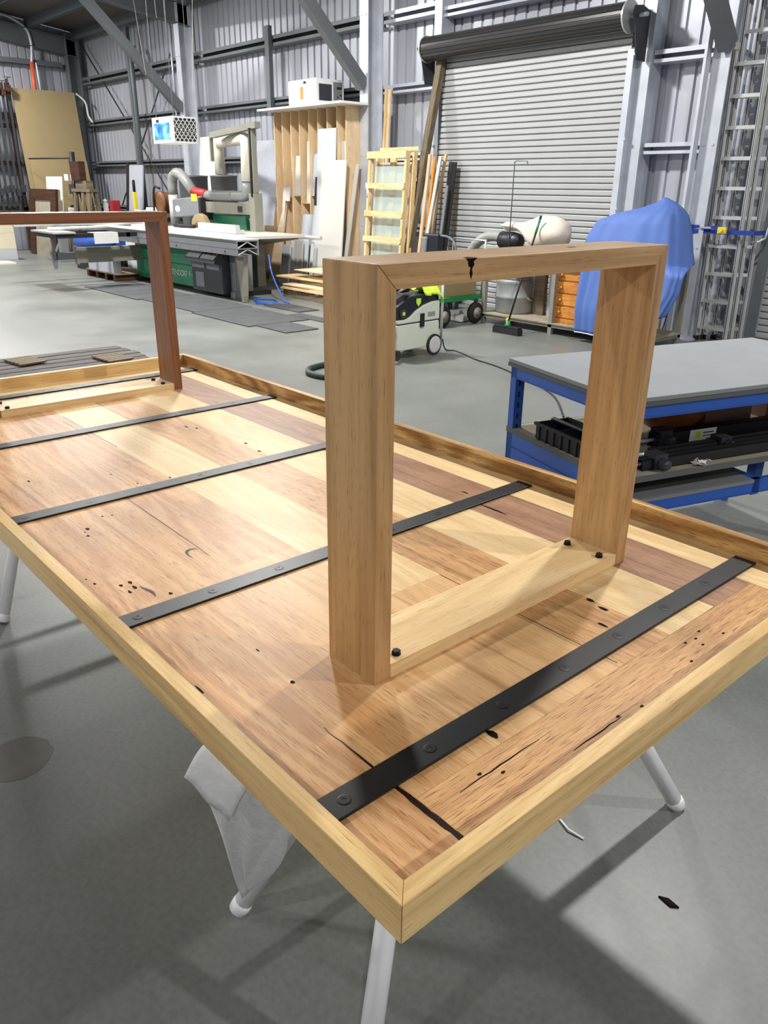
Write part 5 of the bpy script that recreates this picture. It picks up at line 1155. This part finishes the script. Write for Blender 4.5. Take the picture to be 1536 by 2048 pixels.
# dark decking boards on the floor beyond the table
for i in range(5):
    x = -7.20 + i * .165; y1 = 2.78 - .02 * abs(i - 2)
    for yb in ():
        pass
    mb = MB(); mb.box(x - .07, x + .07, .2, y1, .045, .07, 0, 1); tag(mb.build('decking_board', W_DECK), ('farthest', 'second farthest', 'middle', 'second nearest', 'nearest')[i] + ' of the five dark decking boards on the floor beyond the table', 'decking board', 'dark decking boards on the floor')
for y in (.5, 1.5, 2.5):
    mb = MB(); mb.box(-7.3, -6.45, y, y + .06, 0, .0448); tag(mb.build('bearer', W_OLDB), ('third', 'second', 'nearest to the board ends')[int(y)] + ' bearer under the dark decking boards', 'timber bearer')
for i, (x, y, r) in enumerate(((-6.97, 1.75, .15), (-6.62, 2.42, .1))):
    t = thing('slatted_mat', ('left small slatted timber sample on the dark decking boards', 'right small slatted timber sample on the dark decking boards')[i], 'slat sample', (x, y, .0705), r, 'slatted samples on the decking boards')
    for k in range(5):
        mb = MB(); mb.box(-.17 + k * .07, -.115 + k * .07, -.11, .13, .012, .026, 0, 1); mb.build('slat', W_OLD, t)
    for yy in (-.08, .09):
        mb = MB(); mb.box(-.17, .165, yy - .015, yy + .015, 0, .012); mb.build('batten', W_OLDB, t)

# hanging air filter, wires, conduits
hf = thing('hanging_air_filter', 'white ceiling hung air filter with a blue picture and a lattice grille', 'air filter', (-12.28, 6.2, 2.18))
mb = MB(); mb.box(-.365, .35, -.2, .21, 0, .375); mb.build('cabinet', M_WHITE, hf, bevel=.006)
mb = MB(); mb.box(-.31, .23, -.2025, -.2, .05, .29); mb.build('picture_panel', M_BLUEPIC, hf)
mb = MB(); mb.box(-.22, -.12, -.2025, -.2, .30, .345); mb.build('black_tag', M_BLACKM, hf)
mb = MB(); mb.box(.35, .352, -.185, .195, .02, .355); mb.build('filter_pleats', M_BLACKM, hf)
mb = MB(); x = .353
for k in range(9):
    z = .02 + .335 * k / 8; mb.box(x, x + .002, -.185, .195, z - .0015, z + .0015)
for s in (1, -1):
    for k in range(-5, 6):
        pts = []
        for tt in (0, 1):
            yy = -.185 + .38 * tt; zz = .1875 + s * (yy - .005) * 1.35 + k * .098
            pts.append((yy, zz))
        (ya, za), (yb_, zb_) = pts
        def clip(ya, za, yb_, zb_):
            lo, hi = .02, .355; t0, t1 = 0, 1; dz = zb_ - za
            for lim, sg in ((lo, 1), (hi, -1)):
                f0 = (za - lim) * sg; f1 = (zb_ - lim) * sg
                if f0 < 0 and f1 < 0: return None
                if f0 < 0: t0 = max(t0, f0 / (f0 - f1))
                if f1 < 0: t1 = min(t1, f0 / (f0 - f1))
            if t1 <= t0: return None
            return (ya + (yb_ - ya) * t0, za + dz * t0, ya + (yb_ - ya) * t1, za + dz * t1)
        c = clip(ya, za, yb_, zb_)
        if c: mb.beam((x + .003, c[0], c[1]), (x + .003, c[2], c[3]), .008, .003, up=(1, 0, 0))
mb.build('lattice_grille', M_WHITE, hf)
for sx, sy in ((-.3, -.15), (.3, -.15), (-.3, .15), (.3, .15)):
    mb = MB(); mb.tube([(sx, sy, .375), (sx, sy, roof_z(6.2 + sy) - 2.2)], .003, 5); mb.build('hanging_wire', M_MGREY, hf)
for i, (a, b) in enumerate((((-15.05, 7.0, 5.1), (-14.741, 7.0, 3.42)), ((-14.2, 7.0, 5.1), (-14.133, 7.0, 4.25)), ((-12.72, 7.0, 5.1), (-13.1, 7.0, 2.7)))):
    mb = MB(); mb.tube([a, b], .004, 5); tag(mb.build('hanging_cable', M_WHITEB), ('thin pale cable hanging from the roof in front of the left knee brace', 'short thin pale cable hanging from the roof beside the left column', 'long thin pale cable hanging from the roof right of the left column')[i], 'cable')
mb = MB(); mb.tube([(-15.60, 8.0, 2.3), (-15.60, 8.0, 4.9)], .02, 8); tag(mb.build('conduit', M_GALV), 'pale vertical conduit on the column behind the hanging air filter', 'conduit')
cd = thing('cable_conduit', 'curved grey conduit turning orange above the tan fibreboard sheet', 'conduit', (-21.0, 7.2, 3.4))
o_ = Vector(cd.location)
mb = MB(); mb.tube([p - o_ for p in smooth_path([(-21.05, 6.60, 5.12), (-21.05, 6.78, 5.10), (-21.05, 7.02, 5.0), (-21.05, 7.20, 4.85), (-21.05, 7.25, 4.55), (-21.05, 7.20, 4.2)])], .035, 8); mb.build('grey_section', M_GALV, cd)
mb = MB(); mb.tube([Vector((-21.05, 7.20, 4.2)) - o_, Vector((-21.05, 7.17, 3.3)) - o_], .05, 8); mb.build('orange_section', M_ORCOND, cd)
mb = MB(); mb.tube([Vector((-21.0, 7.28, 4.2)) - o_, Vector((-21.0, 7.30, 3.6)) - o_], .02, 8); mb.build('white_wire', M_WHITE, cd)
mb = MB(); mb.tube(smooth_path([(-20.9, 8.12, 3.6), (-20.6, 8.2, 3.4), (-20.5, 8.2, 3.1), (-20.4, 8.25, 2.95)]), .025, 6); tag(mb.build('wall_cable', M_WHITEB), 'pale curved cable right of the tan fibreboard sheet', 'cable')
